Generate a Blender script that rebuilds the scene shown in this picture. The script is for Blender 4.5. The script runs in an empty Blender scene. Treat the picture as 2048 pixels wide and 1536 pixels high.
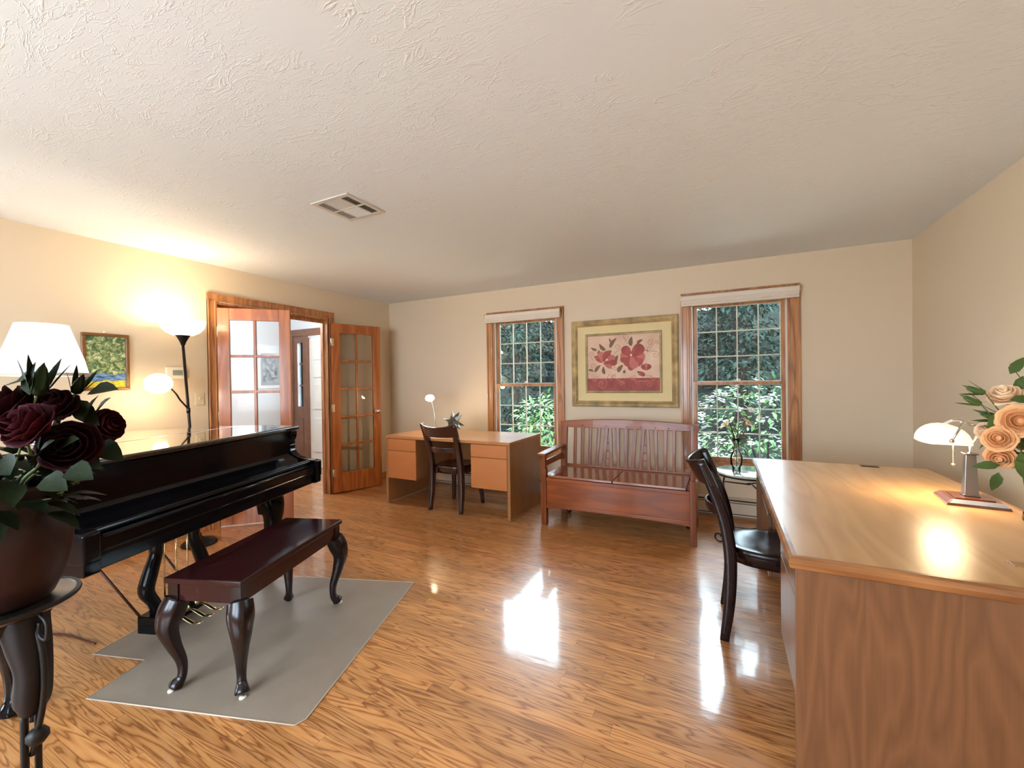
import bpy, bmesh, math, random
from mathutils import Vector, Matrix
random.seed(7)
PI = math.pi
COL = bpy.context.scene.collection

# ------------------------------------------------------------------ camera model (room axes: x right, y to the window wall, z up)
CAMH = 1.330
CF = Vector((-.44918, .89341, -.0080)); CR = Vector((.8934, .44905, -.01379)); CU = Vector((.00872, .01334, .99987))
FPX = 840.0
def sight(px, py):
    return CF + CR * ((px - 1024) / FPX) + CU * ((768 - py) / FPX)
def at_y(px, py, y):
    d = sight(px, py); t = y / d.y
    return Vector((0, 0, CAMH)) + d * t
def at_d(px, py, depth):
    return Vector((0, 0, CAMH)) + sight(px, py) * depth

D, XL, XR, H = 4.54, -4.212, 1.385, 2.44
YR = -2.1          # wall behind the photographer
LW = (-2.0, -.35, .12, 2.12)   # unseen glazed doors added for daylight on the left wall, behind the photographer's left shoulder

# ------------------------------------------------------------------ materials
MATS = {}
def srgb(r, g, b):
    f = lambda c: ((c / 255) / 12.92 if c / 255 <= .04045 else (((c / 255) + .055) / 1.055) ** 2.4)
    return (f(r), f(g), f(b), 1)
class NT:
    def __init__(s, name):
        s.m = bpy.data.materials.new(name); s.m.use_nodes = True
        s.t = s.m.node_tree; s.n = s.t.nodes; s.l = s.t.links
        s.b = s.n['Principled BSDF']; s.out = s.n['Material Output']; MATS[name] = s.m
    def node(s, typ, **kw):
        n = s.n.new(typ)
        for k, v in kw.items():
            if k in ('i',):
                for kk, vv in v.items(): n.inputs[kk].default_value = vv
            else: setattr(n, k, v)
        return n
    def link(s, a, b): s.l.new(a, b)
    def math(s, op, a, b=None, c=None):
        n = s.n.new('ShaderNodeMath'); n.operation = op
        for i, v in enumerate((a, b, c)):
            if v is None: continue
            if isinstance(v, (int, float)): n.inputs[i].default_value = v
            else: s.l.new(v, n.inputs[i])
        return n.outputs[0]
    def coord(s, scale=(1, 1, 1), rot=(0, 0, 0), loc=(0, 0, 0), kind='Object'):
        tc = s.n.new('ShaderNodeTexCoord'); mp = s.n.new('ShaderNodeMapping')
        mp.inputs['Scale'].default_value = scale; mp.inputs['Rotation'].default_value = rot; mp.inputs['Location'].default_value = loc
        s.l.new(tc.outputs[kind], mp.inputs[0]); return mp.outputs[0]
    def ramp(s, fac, stops, interp='LINEAR'):
        n = s.n.new('ShaderNodeValToRGB'); n.color_ramp.interpolation = interp
        e = n.color_ramp.elements
        while len(e) < len(stops): e.new(.5)
        for i, (p, c) in enumerate(stops): e[i].position = p; e[i].color = c
        s.l.new(fac, n.inputs[0]); return n.outputs[0]
    def noise(s, vec, scale, detail=2, rough=.5, dist=0):
        n = s.n.new('ShaderNodeTexNoise'); n.inputs['Scale'].default_value = scale; n.inputs['Detail'].default_value = detail
        n.inputs['Roughness'].default_value = rough; n.inputs['Distortion'].default_value = dist
        if vec is not None: s.l.new(vec, n.inputs['Vector'])
        return n.outputs[0]
    def bump(s, h, strength=.2, dist=.01):
        n = s.n.new('ShaderNodeBump'); n.inputs['Strength'].default_value = strength; n.inputs['Distance'].default_value = dist
        s.l.new(h, n.inputs['Height']); s.l.new(n.outputs[0], s.b.inputs['Normal']); return n
    def mix(s, fac, a, b, blend='MIX'):
        n = s.n.new('ShaderNodeMix'); n.data_type = 'RGBA'; n.blend_type = blend
        for sock, v in ((n.inputs[0], fac), (n.inputs[6], a), (n.inputs[7], b)):
            if isinstance(v, (int, float)): sock.default_value = v
            elif isinstance(v, tuple): sock.default_value = v
            else: s.l.new(v, sock)
        return n.outputs[2]
def plain(name, col, rough=.5, metal=0, coat=0, spec=.5, var=0, bump=0, bscale=60, trans=0, emit=None, estr=0, sub=0, ior=1.45, coat_r=.05):
    s = NT(name); b = s.b
    b.inputs['Base Color'].default_value = col; b.inputs['Roughness'].default_value = rough; b.inputs['Metallic'].default_value = metal
    b.inputs['Coat Weight'].default_value = coat; b.inputs['Coat Roughness'].default_value = coat_r; b.inputs['Specular IOR Level'].default_value = spec
    b.inputs['Transmission Weight'].default_value = trans; b.inputs['IOR'].default_value = ior
    if emit: b.inputs['Emission Color'].default_value = emit; b.inputs['Emission Strength'].default_value = estr
    if var:
        f = s.noise(s.coord(), 9, 3)
        c = s.ramp(f, [(.3, tuple(x * (1 - var) for x in col[:3]) + (1,)), (.7, tuple(min(1, x * (1 + var)) for x in col[:3]) + (1,))])
        s.link(c, b.inputs['Base Color'])
    if bump: s.bump(s.noise(s.coord(), bscale, 3), bump, .004)
    return s.m
def wood(name, dark, light, axis='x', scale=1.0, rough=.35, coat=.3, rings=9, coat_r=.1, fine=.25, bump=.03):
    """grain runs along the given axis; contour lines of stretched noise give the cathedral figure"""
    s = NT(name); st = {'x': (.55, 4, 4), 'y': (4, .55, 4), 'z': (4, 4, .55)}[axis]
    v = s.coord(tuple(c * scale for c in st))
    n = s.noise(v, 1.3, 2, .45, .3)
    saw = s.math('FRACT', s.math('MULTIPLY', n, rings))
    tri = s.math('ABSOLUTE', s.math('SUBTRACT', s.math('MULTIPLY', saw, 2), 1))
    st2 = {'x': (3, 90, 90), 'y': (90, 3, 90), 'z': (90, 90, 3)}[axis]
    fn = s.noise(s.coord(tuple(c * scale for c in st2)), 1, 2)
    f = s.math('ADD', s.math('MULTIPLY', tri, 1 - fine), s.math('MULTIPLY', fn, fine))
    c = s.ramp(f, [(.15, light), (.9, dark)])
    s.link(c, s.b.inputs['Base Color'])
    s.b.inputs['Roughness'].default_value = rough; s.b.inputs['Coat Weight'].default_value = coat; s.b.inputs['Coat Roughness'].default_value = coat_r
    s.bump(fn, bump, .002)
    return s.m

# --- room surfaces
s = NT('wall_paint'); s.b.inputs['Base Color'].default_value = srgb(218, 199, 172); s.b.inputs['Roughness'].default_value = .55
s.bump(s.noise(s.coord(), 180, 3), .06, .002)
plain('hall_paint', srgb(226, 230, 234), .6, bump=.05, bscale=150)

s = NT('ceiling_plaster'); s.b.inputs['Base Color'].default_value = srgb(226, 234, 240); s.b.inputs['Roughness'].default_value = .7
v = s.coord((1.0, 2.6, 1), rot=(0, 0, .5))
warp = s.noise(s.coord((1, 1, 1)), 1.1, 3)
patch = s.ramp(s.noise(s.coord((1, 1, 1), loc=(3, 1, 0)), 1.5, 2), [(.38, (0, 0, 0, 1)), (.58, (1, 1, 1, 1))])
rid = s.noise(v, 4.2, 4, .55, 1.2)
line = s.math('SUBTRACT', 1, s.math('MINIMUM', 1, s.math('MULTIPLY', s.math('ABSOLUTE', s.math('SUBTRACT', rid, .5)), 38)))
rid2 = s.noise(s.coord((1.0, 4, 1), rot=(0, 0, .35)), 13, 3, .5, .8)
line2 = s.math('SUBTRACT', 1, s.math('MINIMUM', 1, s.math('MULTIPLY', s.math('ABSOLUTE', s.math('SUBTRACT', rid2, .56)), 26)))
gate = s.ramp(s.noise(s.coord((1, 1, 1), loc=(7, 2, 0)), 6, 2), [(.46, (0, 0, 0, 1)), (.6, (1, 1, 1, 1))])
hgt = s.math('MULTIPLY', s.math('ADD', s.math('MULTIPLY', line, gate), s.math('MULTIPLY', s.math('MULTIPLY', line2, .6), patch)), 1)
s.bump(hgt, .28, .006)

s = NT('oak_floor')
tc = s.n.new('ShaderNodeTexCoord'); sep = s.n.new('ShaderNodeSeparateXYZ'); s.link(tc.outputs['Object'], sep.inputs[0])
X, Y = sep.outputs[0], sep.outputs[1]
W = .0572
yr = s.math('DIVIDE', Y, W); row = s.math('FLOOR', yr)
wn = s.node('ShaderNodeTexWhiteNoise', noise_dimensions='1D'); s.link(row, wn.inputs['W'])
xs = s.math('DIVIDE', s.math('ADD', X, s.math('MULTIPLY', wn.outputs['Value'], 17)), .95); colm = s.math('FLOOR', xs)
cmb = s.n.new('ShaderNodeCombineXYZ'); s.link(row, cmb.inputs[0]); s.link(colm, cmb.inputs[1])
wn2 = s.node('ShaderNodeTexWhiteNoise', noise_dimensions='2D'); s.link(cmb.outputs[0], wn2.inputs['Vector']); bid = wn2.outputs['Value']
cv = s.n.new('ShaderNodeCombineXYZ')
s.link(s.math('ADD', s.math('MULTIPLY', X, 1.3), s.math('MULTIPLY', bid, 53)), cv.inputs[0])
s.link(s.math('ADD', s.math('MULTIPLY', Y, 14), s.math('MULTIPLY', bid, 91)), cv.inputs[1])
n = s.noise(cv.outputs[0], 1.0, 2.5, .5, .35)
rings = s.math('ABSOLUTE', s.math('SUBTRACT', s.math('MULTIPLY', s.math('FRACT', s.math('MULTIPLY', n, 12)), 2), 1))
rings = s.math('POWER', rings, 1.6)
cv2 = s.n.new('ShaderNodeCombineXYZ'); s.link(s.math('MULTIPLY', X, 9), cv2.inputs[0]); s.link(s.math('MULTIPLY', Y, 260), cv2.inputs[1])
fib = s.noise(cv2.outputs[0], 1, 2)
g = s.math('ADD', s.math('MULTIPLY', rings, .72), s.math('MULTIPLY', fib, .28))
c = s.ramp(g, [(.12, srgb(206, 146, 90)), (.5, srgb(190, 129, 75)), (.92, srgb(136, 82, 43))])
tone = s.ramp(bid, [(0, (.78, .76, .74, 1)), (.5, (.95, .95, .95, 1)), (1, (1.12, 1.1, 1.06, 1))])
c = s.mix(1.0, c, tone, 'MULTIPLY')
ey = s.math('MINIMUM', s.math('FRACT', yr), s.math('SUBTRACT', 1, s.math('FRACT', yr)))
ex = s.math('MINIMUM', s.math('FRACT', xs), s.math('SUBTRACT', 1, s.math('FRACT', xs)))
seam = s.math('MAXIMUM', s.math('LESS_THAN', ey, .012), s.math('LESS_THAN', ex, .0011))
c = s.mix(s.math('MULTIPLY', seam, .55), c, srgb(110, 62, 30))
s.link(c, s.b.inputs['Base Color'])
s.b.inputs['Roughness'].default_value = .32; s.b.inputs['Coat Weight'].default_value = .75; s.b.inputs['Coat Roughness'].default_value = .085; s.b.inputs['Coat IOR'].default_value = 1.5
wv = s.noise(s.coord((1, 3, 1)), 7, 3)
hh = s.math('ADD', s.math('MULTIPLY', wv, .6), s.math('ADD', s.math('MULTIPLY', seam, -.25), s.math('MULTIPLY', fib, .05)))
bn = s.bump(hh, .22, .003); s.link(bn.outputs[0], s.b.inputs['Coat Normal'])

# --- woods
OAKD, OAKL = srgb(150, 88, 44), srgb(192, 128, 74)
wood('oak_trim', srgb(152, 98, 58), srgb(194, 136, 86), 'z', 1.4, .35, .3, 6)
wood('oak_trim_flat', srgb(152, 98, 58), srgb(194, 136, 86), 'x', 1.4, .35, .3, 6)
wood('door_fir', srgb(150, 82, 38), srgb(182, 108, 54), 'z', 1.2, .35, .15, 5)
wood('bench_maple', srgb(124, 62, 27), srgb(154, 82, 38), 'x', 1.3, .32, .1, 4, .04, .3)
wood('bench_maple_upright', srgb(112, 56, 25), srgb(140, 74, 35), 'z', 1.3, .32, .1, 4, .04, .3)
wood('desk_laminate', srgb(176, 118, 66), srgb(188, 128, 74), 'x', 1.0, .28, .35, 3, .15, .5, .01)
wood('drawer_laminate', srgb(186, 116, 64), srgb(196, 126, 72), 'x', 1.0, .4, .15, 2, .2, .5, .01)
wood('side_laminate', srgb(150, 104, 64), srgb(164, 116, 72), 'z', 1.0, .3, .4, 3, .15, .5, .01)
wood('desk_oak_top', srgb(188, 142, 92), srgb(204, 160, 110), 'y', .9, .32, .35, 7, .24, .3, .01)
wood('desk_oak_shaded', srgb(104, 68, 42), srgb(126, 84, 54), 'z', 1.7, .4, .2, 8, .2, .45, .02)  # desk sides darkened in colour to stand for the shade on them
wood('desk_oak_edge', srgb(124, 76, 42), srgb(166, 110, 64), 'x', 1.2, .28, .5, 5)
wood('dark_oak_edge', srgb(140, 84, 44), srgb(186, 124, 72), 'y', 1.2, .28, .5, 5)
wood('chair_walnut', srgb(38, 18, 14), srgb(58, 28, 22), 'z', 1.2, .25, .6, 4, .08)
wood('bench_seat', srgb(124, 62, 27), srgb(154, 82, 38), 'x', 1.3, .25, .8, 4, .05, .3)
for _m in ('bench_maple', 'bench_maple_upright'): MATS[_m].node_tree.nodes['Principled BSDF'].inputs['Specular IOR Level'].default_value = .25
plain('chair_dark', srgb(32, 19, 18), .2, spec=.4, var=.15)
plain('stand_wood', srgb(24, 17, 15), .5, spec=.25, var=.2)
plain('piano_black', srgb(11, 11, 15), .1, spec=.22, var=.05)
plain('piano_lid_black', srgb(14, 14, 16), .06, coat=1, coat_r=.01, spec=1.0, var=.05)
plain('piano_bench_mahogany', srgb(44, 18, 20), .1, spec=.4, var=.2)
plain('brass', (.85, .68, .36, 1), .22, 1, var=.05)
plain('chrome', (.75, .76, .78, 1), .12, 1, var=.03)
plain('nickel', (.72, .68, .6, 1), .22, 1, var=.05)
plain('brushed_steel', (.30, .27, .25, 1), .28, 1, var=.08)
plain('hinge_metal', (.8, .68, .48, 1), .3, 1, var=.05)
plain('black_metal', srgb(34, 30, 28), .4, .6, var=.2)
plain('wrought_iron', srgb(26, 21, 19), .5, .3, var=.25, bump=.2, bscale=80)
plain('white_plastic', srgb(226, 218, 200), .4, var=.03)
plain('ivory_plastic', srgb(214, 198, 164), .4, var=.03)
plain('white_enamel', srgb(224, 220, 210), .35, var=.03)
plain('vent_paint', srgb(206, 203, 196), .45, var=.03)
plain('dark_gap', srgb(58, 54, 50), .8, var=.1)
plain('liner_vinyl', srgb(222, 214, 204), .4, var=.03)
plain('muntin_paint', srgb(206, 204, 184), .45, var=.05)
plain('heater_enamel', srgb(206, 192, 168), .4, var=.03)
plain('shade_fabric', srgb(226, 214, 200), .8, var=.03, bump=.1, bscale=200)
plain('door_white', srgb(228, 228, 222), .4, var=.02)
plain('white_ceramic', srgb(215, 215, 210), .2, coat=.4, var=.03)
plain('mat_vinyl', srgb(146, 132, 118), .42, coat=.15, coat_r=.3, var=.05, bump=.08, bscale=300)
plain('mat_edge', srgb(196, 182, 164), .3, var=.05)
plain('cord_brown', srgb(70, 34, 24), .5, var=.1)
plain('lcd_grey', srgb(140, 142, 132), .3, var=.05)
plain('vase_brown', srgb(44, 25, 23), .45, spec=.3, var=.25, bump=.15, bscale=30)
plain('rose_red', srgb(58, 10, 20), .8, spec=.1, var=.35, bump=.2, bscale=60)
plain('rose_red_deep', srgb(42, 10, 18), .8, spec=.1, var=.35)
plain('rose_peach', srgb(236, 178, 122), .6, var=.1, bump=.1, bscale=60)
plain('rose_cream', srgb(236, 200, 160), .6, var=.1, bump=.1, bscale=60)
plain('leaf_green', srgb(70, 88, 40), .55, spec=.3, var=.3, bump=.2, bscale=90)
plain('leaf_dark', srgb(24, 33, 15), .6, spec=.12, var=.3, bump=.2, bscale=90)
plain('stem_green', srgb(82, 92, 48), .55, var=.2)
plain('lily_white', srgb(240, 236, 226), .5, var=.04)
plain('lily_peach', srgb(238, 208, 172), .5, var=.08)
plain('star_metal', srgb(128, 126, 114), .35, .75, var=.25)
plain('table_top_mosaic', srgb(196, 206, 196), .12, coat=.8, coat_r=.04, var=.25)
plain('base_lacquer', srgb(96, 52, 38), .25, coat=.8, var=.2)
plain('base_reflection', srgb(176, 180, 190), .3, .5, var=.1)  # window light reflected by the lacquer, put in as a colour
plain('frame_gold', srgb(196, 174, 130), .35, .3, var=.35, bump=.2, bscale=50)
plain('frame_fillet', srgb(164, 146, 108), .4, .3, var=.3, bump=.2, bscale=60)
plain('frame_walnut', srgb(128, 84, 44), .35, .1, coat=.4, var=.2)
plain('mat_board', srgb(228, 208, 158), .85, var=.02)
plain('art_petal', srgb(168, 88, 84), .8, var=.25)
plain('art_petal_light', srgb(194, 118, 110), .8, var=.15)
plain('art_leaf', srgb(128, 104, 84), .8, var=.15)
plain('art_vine', srgb(168, 134, 112), .8, var=.1)
plain('art_centre', srgb(236, 206, 184), .8, var=.1)
plain('art_swirl', srgb(206, 128, 120), .8, var=.1)
plain('photo_frame_white', srgb(232, 232, 228), .5, var=.02)
plain('photo_frame_grey', srgb(150, 152, 152), .5, var=.02)
plain('hall_brown', srgb(120, 82, 62), .4, coat=.3, var=.12)
plain('glass_clear', (1, 1, 1, 1), .02, trans=1, ior=1.45)
plain('bark', srgb(30, 27, 25), 1, spec=.02, var=.35, bump=.6, bscale=14)
plain('bounce_pale', srgb(200, 200, 196), .9, var=.05)  # reflector colour of the added ground outside the left and rear walls
plain('mulch', srgb(176, 168, 150), .95, var=.3, bump=.5, bscale=12)  # whitened so the near ground bounces daylight up to the ceiling
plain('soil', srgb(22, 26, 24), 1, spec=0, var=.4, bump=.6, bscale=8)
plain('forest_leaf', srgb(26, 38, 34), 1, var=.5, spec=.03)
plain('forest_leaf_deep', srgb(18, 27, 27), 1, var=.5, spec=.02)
plain('rhodo_leaf', srgb(62, 92, 44), .45, var=.4, spec=.25)
plain('shrub_leaf', srgb(52, 82, 44), .5, var=.45, spec=.2)
plain('blossom', srgb(200, 198, 206), .7, var=.05)

def pane_mat(name, tint=(1, 1, 1, 1), gloss=1.0):
    s = NT(name); s.n.remove(s.b)
    tr = s.n.new('ShaderNodeBsdfTransparent'); tr.inputs[0].default_value = tint
    gl = s.n.new('ShaderNodeBsdfGlossy'); gl.inputs['Roughness'].default_value = .01; gl.inputs['Color'].default_value = (gloss,) * 3 + (1,)
    fr = s.n.new('ShaderNodeFresnel'); fr.inputs[0].default_value = 1.4
    mx = s.n.new('ShaderNodeMixShader'); s.link(fr.outputs[0], mx.inputs[0]); s.link(tr.outputs[0], mx.inputs[1]); s.link(gl.outputs[0], mx.inputs[2])
    s.link(mx.outputs[0], s.out.inputs[0]); return s.m
pane_mat('window_glass', (.94, .97, .96, 1)); pane_mat('vase_glass', (.97, .99, .98, 1)); pane_mat('door_glass', (.97, .98, .98, 1), .15)

def glow(name, col, strength, rim=None):
    s = NT(name); s.b.inputs['Base Color'].default_value = (.9, .88, .85, 1); s.b.inputs['Roughness'].default_value = .4
    s.b.inputs['Emission Color'].default_value = col; s.b.inputs['Emission Strength'].default_value = strength
    return s
glow('bowl_glow', (1, .82, .55, 1), 1.0)
glow('globe_glow', (1, .82, .55, 1), 1.8)
glow('desk_bulb_glow', (1, .84, .58, 1), 9)
glow('bulb_glow', (1, .8, .55, 1), 6)
glow('banker_glow', (1, .80, .46, 1), .55)
glow('hall_lamp_glow', (1, .95, .88, 1), 3)
s = glow('pleated_shade', (.93, .96, 1, 1), .5)
tc = s.n.new('ShaderNodeTexCoord'); sep = s.n.new('ShaderNodeSeparateXYZ'); s.link(tc.outputs['Object'], sep.inputs[0])
ang = s.math('MULTIPLY', s.math('ARCTAN2', sep.outputs[1], sep.outputs[0]), 60)
s.bump(s.math('SINE', ang), .5, .01)

# painted art materials
s = NT('art_canvas')
sep = s.n.new('ShaderNodeSeparateXYZ'); tc = s.n.new('ShaderNodeTexCoord'); s.link(tc.outputs['Object'], sep.inputs[0])
top = s.ramp(s.noise(s.coord(), 5, 3), [(.3, srgb(212, 172, 150)), (.7, srgb(232, 204, 180))])
bot = s.ramp(s.noise(s.coord(), 9, 4, .6, .6), [(.3, srgb(146, 78, 78)), (.7, srgb(182, 100, 92))])
s.link(s.mix(s.math('GREATER_THAN', sep.outputs[2], -.165), bot, top), s.b.inputs['Base Color']); s.b.inputs['Roughness'].default_value = .8
s = NT('art_landscape')
sep = s.n.new('ShaderNodeSeparateXYZ'); tc = s.n.new('ShaderNodeTexCoord'); s.link(tc.outputs['Object'], sep.inputs[0])
nz = s.noise(s.coord((1, 1, 1)), 28, 4, .65, 1.0)
trees = s.ramp(nz, [(.34, srgb(48, 76, 48)), (.47, srgb(92, 118, 76)), (.56, srgb(160, 170, 116)), (.66, srgb(214, 214, 170))])
water = s.ramp(s.noise(s.coord((1, 3, 14)), 6, 3), [(.35, srgb(30, 60, 110)), (.6, srgb(110, 150, 190))])
grass = s.ramp(s.noise(s.coord((1, 4, 10)), 10, 3), [(.35, srgb(150, 140, 40)), (.6, srgb(224, 200, 40))])
zz = s.math('ADD', sep.outputs[2], s.math('MULTIPLY', s.math('SUBTRACT', s.noise(s.coord(), 16, 3), .5), .05))
c1 = s.mix(s.math('GREATER_THAN', zz, -.09), water, trees)
c2 = s.mix(s.math('GREATER_THAN', s.math('ADD', zz, s.math('MULTIPLY', sep.outputs[1], -.12)), -.145), grass, c1)
s.link(c2, s.b.inputs['Base Color']); s.b.inputs['Roughness'].default_value = .5
s = NT('art_greyphoto')
s.link(s.ramp(s.noise(s.coord(), 22, 4, .7), [(.4, srgb(60, 62, 64)), (.62, srgb(190, 192, 192))]), s.b.inputs['Base Color'])

# ------------------------------------------------------------------ mesh builder
class MB:
    def __init__(s): s.v = []; s.f = []; s.mi = []; s.sm = []; s.cur = 0
    def add(s, vs, fs, smooth=False, mat=None):
        o = len(s.v); s.v += [tuple(v) for v in vs]
        for f in fs: s.f.append(tuple(i + o for i in f)); s.mi.append(s.cur if mat is None else mat); s.sm.append(smooth)
        return s
    def box(s, x0, x1, y0, y1, z0, z1, M=None, mat=None):
        vs = [Vector((x, y, z)) for z in (z0, z1) for y in (y0, y1) for x in (x0, x1)]
        if M is not None: vs = [M @ v for v in vs]
        return s.add(vs, [(0, 2, 3, 1), (4, 5, 7, 6), (0, 1, 5, 4), (2, 6, 7, 3), (0, 4, 6, 2), (1, 3, 7, 5)], False, mat)
    def quadsolid(s, pts_a, pts_b, smooth=False, mat=None):
        n = len(pts_a); vs = list(pts_a) + list(pts_b)
        fs = [tuple(reversed(range(n))), tuple(range(n, 2 * n))] + [(i, (i + 1) % n, n + (i + 1) % n, n + i) for i in range(n)]
        return s.add(vs, fs, smooth, mat)
    def prism(s, poly, axis, a, b, mat=None, smooth=False):
        """poly in the two other axes (in order), extruded along axis from a to b"""
        def mk(p, t):
            return {'x': (t, p[0], p[1]), 'y': (p[0], t, p[1]), 'z': (p[0], p[1], t)}[axis]
        return s.quadsolid([mk(p, a) for p in poly], [mk(p, b) for p in poly], smooth, mat)
    def tube(s, path, rad, n=10, sq=0, smooth=True, up=None, flat=1.0, mat=None, caps=True, closed=False):
        path = [Vector(p) for p in path]; k = len(path)
        if not hasattr(rad, '__len__'): rad = [rad] * k
        rings = []; ref = Vector(up) if up else None
        prev = None
        for i, p in enumerate(path):
            a = path[i - 1] if (i > 0 or closed) else p; b = path[(i + 1) % k] if (i < k - 1 or closed) else p
            t = (b - a)
            t = t.normalized() if t.length > 1e-9 else Vector((0, 0, 1))
            if ref is not None: u = (ref - t * ref.dot(t))
            elif prev is not None: u = prev - t * prev.dot(t)
            else:
                r0 = Vector((0, 0, 1)) if abs(t.z) < .9 else Vector((1, 0, 0)); u = r0 - t * r0.dot(t)
            u = u.normalized() if u.length > 1e-6 else Vector((1, 0, 0)); prev = u; w = t.cross(u)
            ring = []
            for j in range(n):
                th = 2 * PI * j / n + (PI / n if sq else 0); c, sn = math.cos(th), math.sin(th)
                if sq:
                    m = max(abs(c), abs(sn)); q = 1 + (1 / m - 1) * sq; c *= q; sn *= q
                ring.append(p + u * (rad[i] * c) + w * (rad[i] * sn * flat))
            rings.append(ring)
        vs = [v for r in rings for v in r]; fs = []
        m = k if closed else k - 1
        for i in range(m):
            for j in range(n):
                a0, a1 = i * n + j, i * n + (j + 1) % n; b0, b1 = ((i + 1) % k) * n + j, ((i + 1) % k) * n + (j + 1) % n
                fs.append((a0, a1, b1, b0))
        if caps and not closed: fs.append(tuple(reversed(range(n)))); fs.append(tuple((k - 1) * n + j for j in range(n)))
        return s.add(vs, fs, smooth, mat)
    def lathe(s, prof, n=32, c=(0, 0, 0), smooth=True, mat=None, M=None, wob=None):
        c = Vector(c); vs = []; fs = []
        for r, z in prof:
            for j in range(n):
                th = 2 * PI * j / n; rr = r * (wob(th) if wob else 1)
                p = Vector((rr * math.cos(th), rr * math.sin(th), z))
                vs.append((M @ p if M is not None else p) + c)
        for i in range(len(prof) - 1):
            for j in range(n):
                a = i * n + j; b = i * n + (j + 1) % n; fs.append((a, b, b + n, a + n))
        if prof[0][0] > 1e-5: fs.append(tuple(reversed(range(n))))
        if prof[-1][0] > 1e-5: fs.append(tuple((len(prof) - 1) * n + j for j in range(n)))
        return s.add(vs, fs, smooth, mat)
    def shell(s, prof, n=32, **k):
        """lathe of an open profile, left uncapped"""
        f0 = len(s.f); r = s.lathe(prof, n, **k)
        drop = [i for i in range(f0, len(s.f)) if len(s.f[i]) == n and n != 4]
        for i in reversed(drop): del s.f[i]; del s.mi[i]; del s.sm[i]
        return s
    def grid(s, fn, nu, nv, smooth=True, mat=None):
        vs = [fn(i / nu, j / nv) for i in range(nu + 1) for j in range(nv + 1)]
        fs = [(i * (nv + 1) + j, (i + 1) * (nv + 1) + j, (i + 1) * (nv + 1) + j + 1, i * (nv + 1) + j + 1) for i in range(nu) for j in range(nv)]
        return s.add(vs, fs, smooth, mat)
    def ball(s, c, r, n=16, sc=(1, 1, 1), mat=None):
        prof = [(max(1e-6, math.sin(PI * i / (n // 2))), -math.cos(PI * i / (n // 2))) for i in range(n // 2 + 1)]
        return s.lathe([(r * a, r * b) for a, b in prof], n, c, True, mat, Matrix.Diagonal(Vector(sc)))
    def leaf(s, base, d, up, L, Wd, fold=.25, droop=.2, mat=None, seg=4):
        base = Vector(base); d = Vector(d).normalized(); up = Vector(up); side = d.cross(up)
        side = side.normalized() if side.length > 1e-5 else Vector((1, 0, 0)); nrm = side.cross(d)
        vs = []; fs = []
        for i in range(seg + 1):
            t = i / seg; w = Wd * .5 * math.sin(PI * min(1, t ** .8 * .97 + .03)) ** .8 if 0 < i < seg else Wd * .03
            p = base + d * (L * t) - nrm * (droop * L * t * t)
            vs += [p - side * w + nrm * (fold * w), p, p + side * w + nrm * (fold * w)]
        for i in range(seg):
            a = i * 3; fs += [(a, a + 1, a + 4, a + 3), (a + 1, a + 2, a + 5, a + 4)]
        return s.add(vs, fs, True, mat)
    def build(s, name, mats, parent=None, bevel=0, seg=2, auto=True, sub=0, label=None, thick=0):
        me = bpy.data.meshes.new(name); me.from_pydata(s.v, [], s.f); me.update()
        if not isinstance(mats, (list, tuple)): mats = [mats]
        for m in mats: me.materials.append(MATS[m])
        for p, mi, sm in zip(me.polygons, s.mi, s.sm): p.material_index = mi; p.use_smooth = sm
        bm = bmesh.new(); bm.from_mesh(me); bmesh.ops.recalc_face_normals(bm, faces=bm.faces); bm.to_mesh(me); bm.free()
        o = bpy.data.objects.new(name, me); COL.objects.link(o)
        if parent: o.parent = parent
        if thick:
            m = o.modifiers.new('t', 'SOLIDIFY'); m.thickness = thick; m.offset = 0
        if bevel:
            m = o.modifiers.new('b', 'BEVEL'); m.width = bevel; m.segments = seg; m.limit_method = 'ANGLE'; m.angle_limit = .6; m.harden_normals = False
            for p in me.polygons: p.use_smooth = True
            w = o.modifiers.new('w', 'WEIGHTED_NORMAL'); w.keep_sharp = False
        if sub:
            m = o.modifiers.new('s', 'SUBSURF'); m.levels = sub; m.render_levels = sub
        if label: o['label'] = label
        return o
def thing(name, label, cat, loc=(0, 0, 0), rz=0, group=None, kind=None):
    o = bpy.data.objects.new(name, None); COL.objects.link(o); o.location = loc; o.rotation_euler = (0, 0, rz)
    if label: o['label'] = label
    if cat: o['category'] = cat
    if group: o['group'] = group
    if kind: o['kind'] = kind
    o.empty_display_size = .05
    return o
def tag(o, label, cat, group=None, kind=None):
    o['label'] = label; o['category'] = cat
    if group: o['group'] = group
    if kind: o['kind'] = kind
    return o
def struct(o, label=None, cat=None):
    o['kind'] = 'structure'
    if label: o['label'] = label
    if cat: o['category'] = cat
    return o
def kids(o): return [c for c in bpy.data.objects if c.parent == o]
def copy_tree(o, parent=None, loc=None, rz=None, label=None):
    c = o.copy(); COL.objects.link(c)
    if parent: c.parent = parent
    if loc is not None: c.location = loc
    if rz is not None: c.rotation_euler = (0, 0, rz)
    if label: c['label'] = label
    for ch in kids(o): copy_tree(ch, c)
    return c
def smooth_path(pts, n=6):
    """Catmull-Rom through points"""
    P = [Vector(p) for p in pts]; P = [P[0] * 2 - P[1]] + P + [P[-1] * 2 - P[-2]]; out = []
    for i in range(1, len(P) - 2):
        for k in range(n):
            t = k / n; a, b, c, d = P[i - 1:i + 3]
            out.append(.5 * ((2 * b) + (c - a) * t + (2 * a - 5 * b + 4 * c - d) * t * t + (3 * b - a - 3 * c + d) * t ** 3))
    out.append(P[-2]); return out
def smooth_vals(v, n=6): return [p.x for p in smooth_path([(a, 0, 0) for a in v], n)]

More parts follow.
